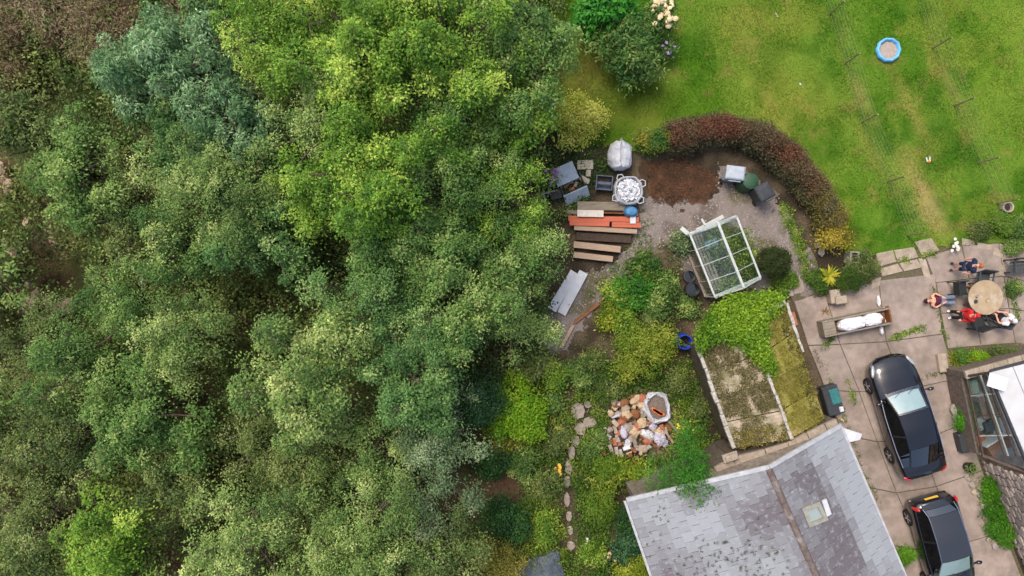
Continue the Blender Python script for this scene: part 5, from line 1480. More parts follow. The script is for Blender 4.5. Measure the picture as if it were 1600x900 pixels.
for k in range(3):
    t = MB(); t.box((0, .3 + k * .02, .55 + k * .13), (1.3, .03, .1), ch=.006); t.build('back_slat', GRATT, bn)
for s in (-1, 1):
    for q in (-.2, .28):
        t = MB(); t.bar((s * .58, q, 0), (s * .58, q, .42 if q < 0 else .85), .06, .06); t.build('leg', GRATT, bn)
    t = MB(); t.bar((s * .58, -.22, .62), (s * .58, .3, .64), .06, .04); t.build('armrest', GRATT, bn)

# pots and stones beside the lean-to
pot(1492, 606, .18, .3, pm('cream_glaze', lin(212, 200, 180), lin(180, 168, 150), 6, .5), 'cream pot with yellow flowers beside the lean-to', .0, None, plant=(90, .2, .2, pal((170, 170, 60), (200, 190, 70), (214, 200, 90)), .07), seed=11)
pot(1492, 619, .2, .28, TERRA, 'terracotta pot with dark red leaves beside the lean-to', .0, None, plant=(160, .26, .16, pal((120, 50, 40), (140, 60, 50), (150, 80, 60)), .06), seed=12)
flat_box('step_block', 1472, 567, (.36, .72, .22), .15, .12, PALESLAB, 'pale stone block beside the yellow grass by the drive', 'stone block', .03)
for i, (px, py, r, lab) in enumerate(((1486, 590, .2, 'rounded grey stone above the cream pot'), (1490, 640, .22, 'dark grey stone below the terracotta pot'), (1495, 652, .2, 'lower dark grey stone beside the bright green shrub'), (1506, 634, .16, 'pinkish stone against the lean-to wall'))):
    rock(px, py, r, .25, GREYR if i != 3 else PALESLAB, lab, 'stone', 0.03, i * .7, None, 1.2)
flat_box('dark_box', 1506, 690, (.5, .75, .4), .25, .22, DGREY, 'dark grey box against the lean-to at the edge of the drive', 'box', .03)
pot(1509, 728, .2, .3, BLACK, 'black pot with a small green plant at the corner of the drive', .0, None, plant=(160, .26, .2, MID, .07), seed=14)
for i in range(22):
    u = i / 21; px = 1512 + 34 * u + rx.uniform(-6, 6) + 10 * math.sin(u * 3); py = 742 + 110 * u
    rock(px, py, rx.uniform(.06, .14), rx.uniform(.1, .2), PALESLAB if i % 3 else GREYR, 'pinkish edging stone in the row between drive and green cushions', 'stone', .02, rx.uniform(0, 3), 'edging stones along the drive', rx.uniform(.8, 1.5))
# pale flat stones lying at the left edge of the wood
spots = STONE_SPOTS
DRYL = pm('pale_pink_stone', lin(208, 182, 162), lin(168, 140, 120), 8, .9, .4, rnd=.12)
for i, (px, py) in enumerate(spots):
    zz = .25
    o = rock(px, py, rx.uniform(.12, .22), rx.uniform(.3, .4), DRYL, 'pale pinkish stone poking through the leaves at the left edge of the wood', 'stone', zz, rx.uniform(-.4, .4), 'pale stones at the left edge of the wood', rx.uniform(1.1, 1.8))
o = rock(212, 442, .16, .12, WTR, 'white fleck of stone lying alone among the trees', 'stone', .6, .2, None, 1.6); o.location.z = .05

# ---------------------------------------------------------------- shrubs and garden plants
def bush(name, px, py, rpx, h, palette, label, leaf=(.1, .055), dens=1.0, lobes=8, sr=.16, cat='shrub', kw=None, z0=0.0, group=None, flowers=None, squash=1.0, ang=0.0):
    r = np.random.default_rng(abs(int(px * 13 + py * 5)))
    zc = z0 + h * .5
    b = P(px, py, zc + h * .2); R = rpx / S * (H - zc) / H
    t = thing(name, V((b.x, b.y, z0)), label, cat, group, ang)
    ns = int((34 * R * R + 10) * dens * (.3 / max(sr, .08)) ** 1.1)
    k_ = dict(lobe_r=(.34, .52), low=-.1, droop=.25, flat=.6); k_.update(kw or {})
    C, D, N, cc, sc_, lc, li = cloud(r, R, h * .52, zc - z0, ns, 46, sr, palette, lobes=lobes, **k_)
    C[:, 2] = np.maximum(C[:, 2], .03); n = len(C)
    if squash != 1.0: C[:, 1] *= squash
    leaf_mesh('foliage', C, D, N, r.uniform(.75, 1.25, n) * leaf[0], r.uniform(.75, 1.25, n) * leaf[1], cc, parent=t)
    mb = MB(); 
    for i, l in enumerate(lc):
        l = V(l) * 1.0
        if squash != 1.0: l.y *= squash
        mb.tube([V((l.x * .15, l.y * .15, -.03)), V((l.x * .5, l.y * .5, l.z * .6)), l], [.03, .022, .01], 5)
    mb.build('stem', TWIG, t)
    if flowers:
        nf, fr, cols, zone = flowers
        ctop = C[np.argsort(-C[:, 2])[: len(C) // 3]]
        if zone is not None: ctop = ctop[zone(ctop)]
        for k in range(nf):
            p = ctop[r.integers(len(ctop))]
            if k == 0:
                fm = MB(); fm.lathe([(fr * q * r.uniform(.85, 1.1), fr * z) for q, z in ((.3, -.6), (.85, -.35), (1, 0), (.8, .4), (.35, .65))], 9, wob=.2)
                fo = fm.build('flower_head', pm('petals_%d_%d' % (px, py), lin(*cols[0]), lin(*cols[1]), 25, .8, .6, rnd=.15), t); fo.location = V(p) + V((0, 0, fr * .5))
            else:
                inst('flower_head', fo.data, t, V(p) + V((0, 0, fr * .5)), rot=(r.uniform(-.4, .4), r.uniform(-.4, .4), r.uniform(0, 6)), scl=(r.uniform(.7, 1.2),) * 3)
    return t


RHO = pal((58, 98, 46), (94, 130, 62), (140, 158, 86))
LAUR = pal((38, 104, 36), (62, 140, 44), (92, 164, 58))
bush('rhododendron', 945, 8, 46, 2.4, LAUR, 'large-leaved bright green shrub at the top edge of the lawn', (.26, .1), .7, sr=.22)
bush('rhododendron', 987, 72, 52, 2.3, RHO, 'dark olive rhododendron bulging onto the lawn below the cream flowers', (.16, .06), .9, sr=.18)
bush('hydrangea', 1028, 22, 30, 1.9, RHO, 'shrub with clusters of cream flower heads at the top of the lawn', (.14, .07), .8, flowers=(60, .11, ((226, 208, 168), (206, 184, 140)), lambda c: c[:, 0] > -.35), cat='shrub')
bush('lilac_shrub', 1043, 70, 11, 1.2, RHO, 'small purple-flowered sprig at the right of the olive rhododendron', (.1, .05), .8, flowers=(9, .07, ((150, 116, 176), (176, 146, 196)), None))
bush('yellow_shrub', 903, 186, 43, 1.7, pal((152, 162, 58), (188, 192, 82), (214, 212, 112)), 'rounded yellow-green shrub beside the wood and the lawn', (.08, .045), 1.2, sr=.14)
bush('lilac_shrub', 853, 172, 15, 1.6, MID, 'lilac-flowered shrub left of the rounded yellow-green shrub', (.1, .05), .8, flowers=(12, .08, ((164, 130, 160), (190, 160, 184)), None))
bush('lilac_shrub', 856, 282, 15, 1.2, MID, 'purple-flowered shrub left of the grey storage chest', (.1, .05), .8, flowers=(14, .08, ((158, 96, 166), (184, 128, 188)), None))
bush('low_shrub', 1030, 214, 31, 1.1, pal((64, 104, 42), (110, 130, 50), (160, 150, 56)), 'green and yellow low shrub at the left end of the curved hedge', (.09, .05), 1.1, squash=.85, sr=.13)
bush('round_topiary', 1209, 405, 28, 1.35, pal((46, 58, 24), (56, 70, 28), (68, 82, 32)), 'dark clipped ball shrub right of the greenhouse', (.045, .028), 2.6, lobes=1, sr=.07, kw=dict(lobe_r=(.86, .87), droop=.1))
bush('ground_shrub', 1226, 442, 22, .4, BRIGHT, 'light green low plants at the foot of the clipped ball shrub', (.08, .045), 1.0, sr=.1)
bush('variegated_shrub', 1313, 366, 30, 1.3, pal((92, 100, 40), (176, 160, 56), (206, 184, 84)), 'yellow-leaved shrub at the lower right end of the hedge', (.11, .03), 1.0, sr=.14)
bush('clipped_shrub', 1334, 441, 25, .8, pal((46, 74, 26), (66, 94, 30), (84, 110, 36)), 'dark green cushion shrub right of the pale stone block', (.05, .03), 1.6, sr=.12, lobes=4)
bush('grey_shrub', 1352, 415, 24, .9, OLIVE, 'grey-green shrub at the corner of the patio by the pale flags', (.08, .03), 1.0, sr=.12)
bush('clipped_shrub', 1282, 440, 20, .5, pal((50, 84, 28), (70, 104, 34), (92, 124, 42)), 'low green plant under the spiky yellow one', (.06, .035), 1.2, sr=.1)
for px, py, rp_, h, pl_, lab in (
    (990, 450, 36, .9, pal((50, 104, 30), (74, 132, 40), (108, 156, 56)), 'tallest bright green plant in the bed left of the greenhouse'), (1028, 468, 30, .8, MID, 'darker green plant at the right of the bed left of the greenhouse'), (948, 486, 26, .6, GOLD, 'yellow-green plant at the left of the bed'),
    (1012, 418, 26, .7, pal((52, 92, 36), (80, 116, 44), (120, 140, 60)), 'green plant at the top of the bed below the gravel'), (975, 500, 22, .5, BRIGHT, 'low light green plant at the bottom of the bed'), (1025, 500, 24, .5, OLIVE, 'low olive plant at the lower right of the bed'), (962, 455, 18, .6, BRIGHT, 'small light green plant beside the gravel edging'),
    (1068, 378, 14, .7, GREYG, 'grey-green plant at the rear left corner of the greenhouse'), (1040, 440, 16, .5, MID, 'small green plant between the bed and the black tubs')):
    bush('bed_plant', px, py, rp_, h, pl_, lab, (.12, .06), .9, sr=.15, cat='plant')
bush('golden_shrub', 1012, 560, 56, 1.5, pal((86, 116, 36), (120, 142, 46), (160, 166, 64)), 'broad yellow-green shrub above the rubble heap', (.1, .045), 1.1, sr=.16)
bush('hypericum', 812, 640, 52, 1.8, pal((92, 138, 26), (124, 164, 34), (152, 182, 50)), 'bright lime green rounded shrub left of the stepping stones', (.1, .055), 1.2, sr=.15)
bush('yew_shrub', 742, 622, 46, 3.2, pal((34, 66, 40), (52, 90, 54), (76, 112, 68)), 'dark blue-green conifer left of the lime green shrub', (.13, .03), 1.1, sr=.2, kw=dict(hang=.5))
bush('dark_shrub', 790, 805, 43, 2.0, DARK, 'dark green round bush left of the stepping stones near the bottom', (.1, .055), 1.1, sr=.18)
bush('leaning_shrub', 1074, 740, 60, 4.2, pal((44, 100, 30), (70, 130, 40), (98, 152, 52)), 'feathery green shrub hanging over the edge of the slate roof', (.16, .03), 1.0, sr=.2, kw=dict(hang=.4, droop=.5))
bush('yellowish_shrub', 768, 880, 44, 1.8, pal((104, 106, 44), (136, 134, 56), (158, 150, 74)), 'yellowish olive shrub left of the slate grey sheeting', (.1, .04), 1.0, sr=.17)
for px, py, rp_, h, pl_, lab in (
    (905, 588, 24, .8, MID, 'small green shrub above the stepping stones'), (866, 585, 26, .9, BRIGHT, 'green shrub at the top end of the stepping stones'), (862, 632, 22, .7, MID, 'green plant between the lime green shrub and the stepping stones'), (868, 690, 26, .7, OLIVE, 'olive plant left of the narrow stepping stones'),
    (925, 700, 26, .6, MID, 'green plant right of the stepping stones below the bend'), (948, 745, 32, .9, pal((84, 118, 30), (116, 142, 42), (146, 158, 60)), 'light green shrub below the little brick stack'), (990, 738, 30, .8, GOLD, 'golden green shrub between the rubble heap and the cottage roof'), (930, 800, 34, .9, pal((78, 112, 32), (110, 138, 44), (140, 156, 60)), 'light green shrub left of the roof corner'),
    (985, 815, 26, .9, DARK, 'dark green shrub against the left eave of the cottage'), (975, 858, 34, 1.0, pal((34, 72, 48), (54, 96, 60), (86, 124, 80)), 'blue-green shrub along the cottage eave'), (985, 900, 36, .9, GOLD, 'golden green shrub at the bottom edge by the cottage'), (918, 870, 26, .7, BRIGHT, 'light green plant right of the lowest stepping stone'),
    (850, 760, 28, .9, OLIVE, 'olive shrub right of the dark round bush'), (856, 828, 26, .9, BRIGHT, 'light green shrub above the slate grey sheeting'), (818, 726, 30, 1.0, MID, 'green shrub below the lime green one'), (772, 730, 28, 1.2, DARK, 'dark green shrub left of the green one below the lime green shrub'), (960, 610, 22, .5, OLIVE, 'sparse olive weeds left of the rubble heap'),
    (1060, 600, 18, .7, OLIVE, 'olive plant right of the rubble bag against the outbuilding'), (1075, 480, 14, .5, MID, 'green plant below the black water tub'), (925, 560, 20, .4, OLIVE, 'low weeds on the dark soil below the bed'), (826, 570, 28, 1.4, OLIVE, 'olive scrub at the lower end of the gravel path'), (1090, 640, 16, .5, OLIVE, 'low weeds along the outbuilding wall'), (770, 560, 26, 1.2, BROWN, 'dry brown scrub between the wood and the lime green shrub')):
    bush('garden_shrub', px, py, rp_, h, pl_, lab, (.1, .05), .85, sr=.15)
for px, py, rp_, h, pl_, lab in ((1507, 565, 12, .5, pal((60, 104, 34), (84, 128, 44), (110, 146, 60)), 'small green ball plant beside the yellow grass'), (1533, 559, 13, .5, pal((104, 148, 24), (130, 170, 30), (150, 184, 44)), 'bright lime ball plant above the stone coping'), (1586, 560, 20, .7, OLIVE, 'olive plant above the coping at the right edge'), (1560, 552, 16, .5, OLIVE, 'dull green plant between the lime ball and the right edge'),
    (1514, 655, 20, .8, pal((62, 128, 20), (84, 150, 26), (104, 166, 40)), 'bright green shrub against the left side of the lean-to'), (1548, 768, 20, .5, pal((70, 124, 22), (90, 146, 28), (106, 158, 36)), 'upper bright green cushion along the stone house wall'), (1556, 803, 22, .5, pal((60, 112, 22), (80, 136, 28), (98, 150, 36)), 'middle green cushion along the stone house wall'), (1566, 836, 26, .55, pal((62, 116, 26), (84, 138, 34), (104, 152, 44)), 'lowest and broadest green cushion along the stone house wall'),
    (1415, 868, 18, .5, pal((76, 130, 26), (98, 150, 36), (122, 164, 48)), 'bright green plant between the cottage eave and the parked hatchback'), (1565, 350, 22, .6, pal((70, 112, 34), (98, 136, 46), (126, 152, 62)), 'green border plant below the round stone pot'), (1595, 356, 20, .6, MID, 'green border plant at the right edge above the bench'), (1535, 362, 16, .4, OLIVE, 'low olive plant at the lawn edge above the flags'), (1590, 385, 14, .4, MID, 'small green plant between the border and the bench'), (1590, 450, 12, .35, MID, 'weeds at the right edge beside the round table')):
    bush('cushion_plant', px, py, rp_, h, pl_, lab, (.06, .035), 1.5, sr=.11, cat='plant', lobes=5)

# the curved hedge
hp = [(1046, 216), (1085, 206), (1130, 200), (1170, 207), (1205, 224), (1238, 252), (1265, 286), (1288, 318), (1305, 348)]
hd = thing('curved_hedge', P(1205, 240), 'curved hedge with copper red top and grey-green sides', 'hedge')
rh = np.random.default_rng(61)
hw = [P(x, y, .7) for x, y in hp]
seg = np.array([tuple(p)[:2] for p in hw]); sl = np.linalg.norm(np.diff(seg, axis=0), axis=1); cum = np.concatenate([[0], np.cumsum(sl)])
nsp = 1500
s = rh.uniform(0, cum[-1], nsp); k = np.clip(np.searchsorted(cum, s) - 1, 0, len(sl) - 1); f = (s - cum[k]) / sl[k]
ctr_ = seg[k] * (1 - f[:, None]) + seg[k + 1] * f[:, None]; tdir = (seg[k + 1] - seg[k]) / sl[k][:, None]; nd = np.stack([-tdir[:, 1], tdir[:, 0]], 1)
th = rh.uniform(-.25, math.pi + .25, nsp); wid = .43 + .06 * np.sin(s * 1.7) + .05 * np.sin(s * 4.1)
lat = np.cos(th) * wid; zz = .35 + np.maximum(np.sin(th), -.2) * (.85 + .12 * np.sin(s * 2.3)) * rh.uniform(.78, 1.16, nsp)
cen = np.stack([ctr_[:, 0] + nd[:, 0] * lat, ctr_[:, 1] + nd[:, 1] * lat, np.maximum(zz, .08)], 1)
per = 42
off = rh.normal(size=(nsp, per, 3)) * (.11, .11, .09); C = (cen[:, None] + off).reshape(-1, 3); n = len(C)
# young copper shoots on the upper surface, older grey-green leaves on the flanks, yellow towards the lower end
topn = sstep(np.sin(th), .45, .9) * (np.clip(fbm(cen[:, 0], cen[:, 1], 1.1, 4, 6) * 2.6 - .75, 0, 1))
bc = mixc(mixc(lin(88, 94, 62), lin(126, 118, 90), rh.random(nsp)), lin(126, 86, 66), topn)
bc = mixc(bc, lin(168, 154, 52), sstep(s / cum[-1], .72, 1.0) * (rh.random(nsp) > .5) * .6)
cc = np.repeat(bc, per, 0) * rh.uniform(.65, 1.35, (n, 1))
nrm = np.repeat(np.stack([nd[:, 0] * np.cos(th), nd[:, 1] * np.cos(th), np.maximum(np.sin(th), 0)], 1), per, 0)
leaf_mesh('foliage', C - np.array(hd.location), unit(rh.normal(size=(n, 3)) * .8 + (0, 0, .3)), unit(nrm + rh.normal(size=(n, 3)) * .55), rh.uniform(.05, .09, n), rh.uniform(.025, .045, n), cc, parent=hd)
t = MB()
for i in range(0, nsp, 6):
    b = V((ctr_[i, 0], ctr_[i, 1], 0)); t.tube([b, b.lerp(V(cen[i]), .5) + V((0, 0, .1)), V(cen[i])], [.02, .014, .008], 3, cap=False)
t.build('stem', TWIG, hd, world=True)

# spiky yellow plant
def spiky(name, px, py, n, L, w, h, cols, label, seed, cat='plant', up=.5):
    r = np.random.default_rng(seed); root = thing(name, P(px, py), label, cat)
    vv, ff, cl = [], [], []
    for i in range(n):
        a = r.uniform(0, 6.28); e = r.uniform(.1, 1.0); l = L * r.uniform(.7, 1.1)
        d = np.array([math.cos(a), math.sin(a), 0]); s_ = np.array([-d[1], d[0], 0]); c_ = mixc(lin(*cols[0]), lin(*cols[1]), np.array([r.random()]))[0]
        base = len(vv)
        for t_, wf in ((0, .6), (.35, 1), (.7, .75), (1, .03)):
            p = d * l * t_ * (1 - .35 * e) + np.array([0, 0, h + l * (e * up * 1.6 * t_ - .5 * t_ * t_ * (1 - e * .5))]); p[2] = max(p[2], .03)
            vv.append(p + s_ * w * wf / 2); vv.append(p - s_ * w * wf / 2); cl += [c_, c_]
        for q in range(3): ff.append((base + 2 * q, base + 2 * q + 1, base + 2 * q + 3, base + 2 * q + 2))
    big('leaf', np.array(vv), np.array(ff), LEAF, root, np.array(cl))
    t = MB(); t.tube([(0, 0, -.02), (0, 0, h)], [.06, .05], 8); t.build('stem', TWIG, root)
    return root
spiky('spiky_plant', 1288, 431, 44, .62, .07, .35, ((206, 186, 60), (150, 166, 50)), 'spiky yellow cordyline-like plant by the gravel corner', 5)
spiky('ornamental_grass', 1490, 562, 70, .55, .03, .05, ((176, 166, 52), (132, 140, 44)), 'tuft of yellow ornamental grass at the edge of the drive', 6, up=.9)
spiky('dry_tuft', 1316, 470, 20, .3, .03, .03, ((150, 140, 84), (170, 130, 80)), 'dry tuft of grass between the stone block and the trough', 7, up=.9)
spiky('dry_tuft', 1288, 487, 18, .3, .03, .03, ((160, 140, 90), (150, 110, 70)), 'dry tuft at the left end of the wooden trough', 8, up=.9)

# white and yellow flowers
def flowers(name, px, py, rpx, n, fr, cols, label, h, seed, green=MID, cat='flowers', lf=.06):
    r = np.random.default_rng(seed); root = thing(name, P(px, py), label, cat); R = rpx / S
    m = n * 14; C = r.normal(size=(m, 3)) * (R * .5, R * .5, h * .2) + (0, 0, h * .5); C[:, 2] = np.clip(C[:, 2], .03, h)
    leaf_mesh('foliage', C, unit(r.normal(size=(m, 3)) + (0, 0, .3)), unit(r.normal(size=(m, 3)) * .6 + (0, 0, 1.0)), lf, lf * .4, mixc(green[0], green[2], r.random(m)), parent=root)
    for k in range(n):
        p = r.normal(size=3) * (R * .5, R * .5, .02) + (0, 0, h); q = 10; a = np.arange(q) * 2 * math.pi / q
        o = np.stack([np.cos(a), np.sin(a), np.zeros(q)], 1)
        leaf_mesh('flower', p + o * fr * .5, o + (0, 0, .1), np.tile((0, 0, 1.0), (q, 1)) + r.normal(size=(q, 3)) * .15, fr, fr * .6, np.tile(lin(*cols), (q, 1)), PETAL, root)
    return root
flowers('white_daisies', 1486, 383, 9, 12, .075, (226, 226, 216), 'clump of white flowers between patio and lawn', .3, 71)
flowers('yellow_flowers', 1064, 668, 15, 16, .055, (226, 214, 90), 'scatter of yellow flowers right of the rubble heap', .35, 72)
flowers('orange_flowers', 160, 815, 28, 9, .1, (226, 150, 50), 'orange flowers among the trees near the lower left', .9, 73)
flowers('yellow_flowers', 868, 672, 14, 6, .08, (222, 184, 70), 'yellow flowers below the lime green shrub', .4, 74)
flowers('yellow_flowers', 874, 730, 10, 6, .08, (230, 186, 80), 'yellow flowers left of the narrow stepping stones', .4, 75)
flowers('white_flowers', 922, 838, 10, 5, .06, (214, 216, 200), 'few white flowers left of the cottage eave', .4, 76)
flowers('peach_flowers', 955, 868, 12, 4, .09, (222, 180, 140), 'few peach flowers near the cottage eave at the bottom', .5, 77)

# weeds in the joints and grass strips
def weeds(name, line, n, label, pl_=None, hh=.06, spread=.06, seed=1, leaf=(.07, .03)):
    r = np.random.default_rng(seed); pts = []
    for i in range(n):
        u = r.random() * (len(line) - 1); q = int(u); a, b = P(*line[q], .04), P(*line[q + 1], .04)
        pts.append(a.lerp(b, u - q) + V((r.normal() * spread, r.normal() * spread, 0)))
    o = tufts(name, pts, 10, .05, leaf, pl_ or MID, None, seed=seed); return tag(o, label, 'weeds', kind='stuff')
weeds('weeds', [(1394, 529), (1412, 522), (1430, 516), (1444, 513)], 80, 'green weeds in the joint above the black saloon', BRIGHT, seed=81)
weeds('weeds', [(1441, 400), (1460, 394)], 40, 'green weeds between the pale flags', BRIGHT, seed=82)
weeds('weeds', [(1406, 408), (1422, 404)], 30, 'green weeds beside the left pale flags', BRIGHT, seed=83)
weeds('weeds', [(1456, 440), (1462, 470), (1470, 510), (1480, 530)], 44, 'weeds along the long patio joint', MID, spread=.03, seed=84)
weeds('weeds', [(1270, 545), (1300, 600), (1316, 640), (1345, 730), (1380, 800)], 110, 'weeds along the joint beside the outbuilding and cottage', OLIVE, spread=.04, seed=85)
weeds('weeds', [(1286, 545), (1300, 530), (1290, 520)], 60, 'green weeds below the left end of the trough', MID, seed=86)
weeds('weeds', [(1468, 578), (1486, 585), (1480, 572)], 50, 'weeds beside the pale stone block at the drive edge', BRIGHT, seed=87)
weeds('weeds', [(1400, 620), (1440, 590), (1480, 580)], 40, 'thin weeds in the cross joint beside the saloon', OLIVE, spread=.03, seed=88)
weeds('weeds', [(1335, 628), (1330, 612), (1322, 590)], 30, 'weeds on the drive beside the teal-lidded crate', BRIGHT, seed=89)
weeds('weeds', [(1575, 440), (1580, 460), (1586, 480), (1592, 500)], 70, 'weeds between the flags right of the round table', MID, seed=90)
weeds('weeds', [(1222, 320), (1235, 350), (1248, 378), (1256, 400), (1262, 440)], 260, 'strip of grass along the inside of the hedge', BRIGHT, spread=.14, seed=92)
weeds('weeds', [(1000, 345), (1005, 380), (985, 400), (960, 430), (930, 470)], 120, 'grass tufts growing through the gravel path', MID, spread=.25, seed=93)
weeds('weeds', [(1060, 380), (1050, 420), (1060, 460), (1040, 490)], 90, 'thin grass on the soil path left of the greenhouse', OLIVE, spread=.2, seed=94)
weeds('weeds', [(890, 560), (940, 540), (1000, 520), (1060, 500)], 90, 'sparse weeds along the dark soil path', OLIVE, spread=.25, seed=95)
weeds('weeds', [(1090, 590), (1110, 640), (1130, 690)], 120, 'weeds in the dark strip beside the outbuilding', OLIVE, spread=.2, seed=96)
GARD = [P(*p)[:2] for p in ((850, 560), (1080, 560), (1110, 720), (990, 760), (1010, 960), (770, 960), (780, 700), (720, 640), (730, 570))]
undergrowth('ground_cover', GARD, 3600, 26, .14, .4, pal((72, 104, 34), (110, 138, 46), (156, 164, 66)), .4, 5, 'low mixed green plants covering the garden floor', (.09, .05), 99)
GARD2 = [P(*p)[:2] for p in ((860, 225), (950, 235), (1000, 330), (860, 340), (840, 280))]
undergrowth('ground_cover', GARD2, 420, 22, .12, .25, MID, .45, 15, 'weeds round the grey chest and bulk bags', (.08, .04), 98)
MUL = MULCH_W
blades('dead_needles', MUL, 6000, lambda x, y: mixc(lin(136, 98, 72), lin(82, 62, 48), rng.random(len(x))), .02, .07, .025, .035, 'dead brown needles on the mulch', 'needles', lean=2.2)
# bare ring of branches near the lower left
br = thing('bare_branches', P(310, 775), 'ring of bare fallen branches among the olive trees', 'branches')
t = MB()
for k in range(4):
    c_ = P(300 + k * 4, 762 + k * 6, .9); R_ = .35 + .05 * k
    t.tube([c_ + V((math.cos(a * .5 + k) * R_, math.sin(a * .5 + k) * R_ * 1.2, .1 * math.sin(a * 1.3 + k))) for a in range(0, 10 + k)], .03, 5)
t.tube([P(318, 790, 0), P(316, 775, .6), P(305, 765, .95)], .04, 5)
t.build('branch', TWIG, br, world=True)

# ---------------------------------------------------------------- parked cars
CHROME = paint('chrome', (.62, .63, .65), .12, 0, .5, 1.0)
TYRE = pm('tyre_rubber', (.018, .018, .019), (.012, .012, .012), 20, .85, .2)
RIM = paint('alloy_wheel', (.42, .43, .45), .25, .3, .5, .7)
CARGLASS = glass_mat('tinted_car_glass', (.10, .12, .13), .22, .03)
SCREEN = glass_mat('windscreen_glass', (.74, .84, .84), .2, .03)
REDL = paint('red_lamp', (.55, .02, .025), .12)
LAMP = paint('headlamp_lens', (.28, .3, .33), .12)
TRIM = pm('cabin_trim', (.03, .03, .034), (.02, .02, .022), 12, .8)
SKYREFL = pm('painted_sky_reflection', (.6, .67, .68), (.45, .52, .54), 3, .5, .1)  # pale tone of the sky reflected in the windscreens
PLATE = pm('yellow_number_plate', lin(214, 176, 60), lin(196, 156, 50), 30, .5, .05)


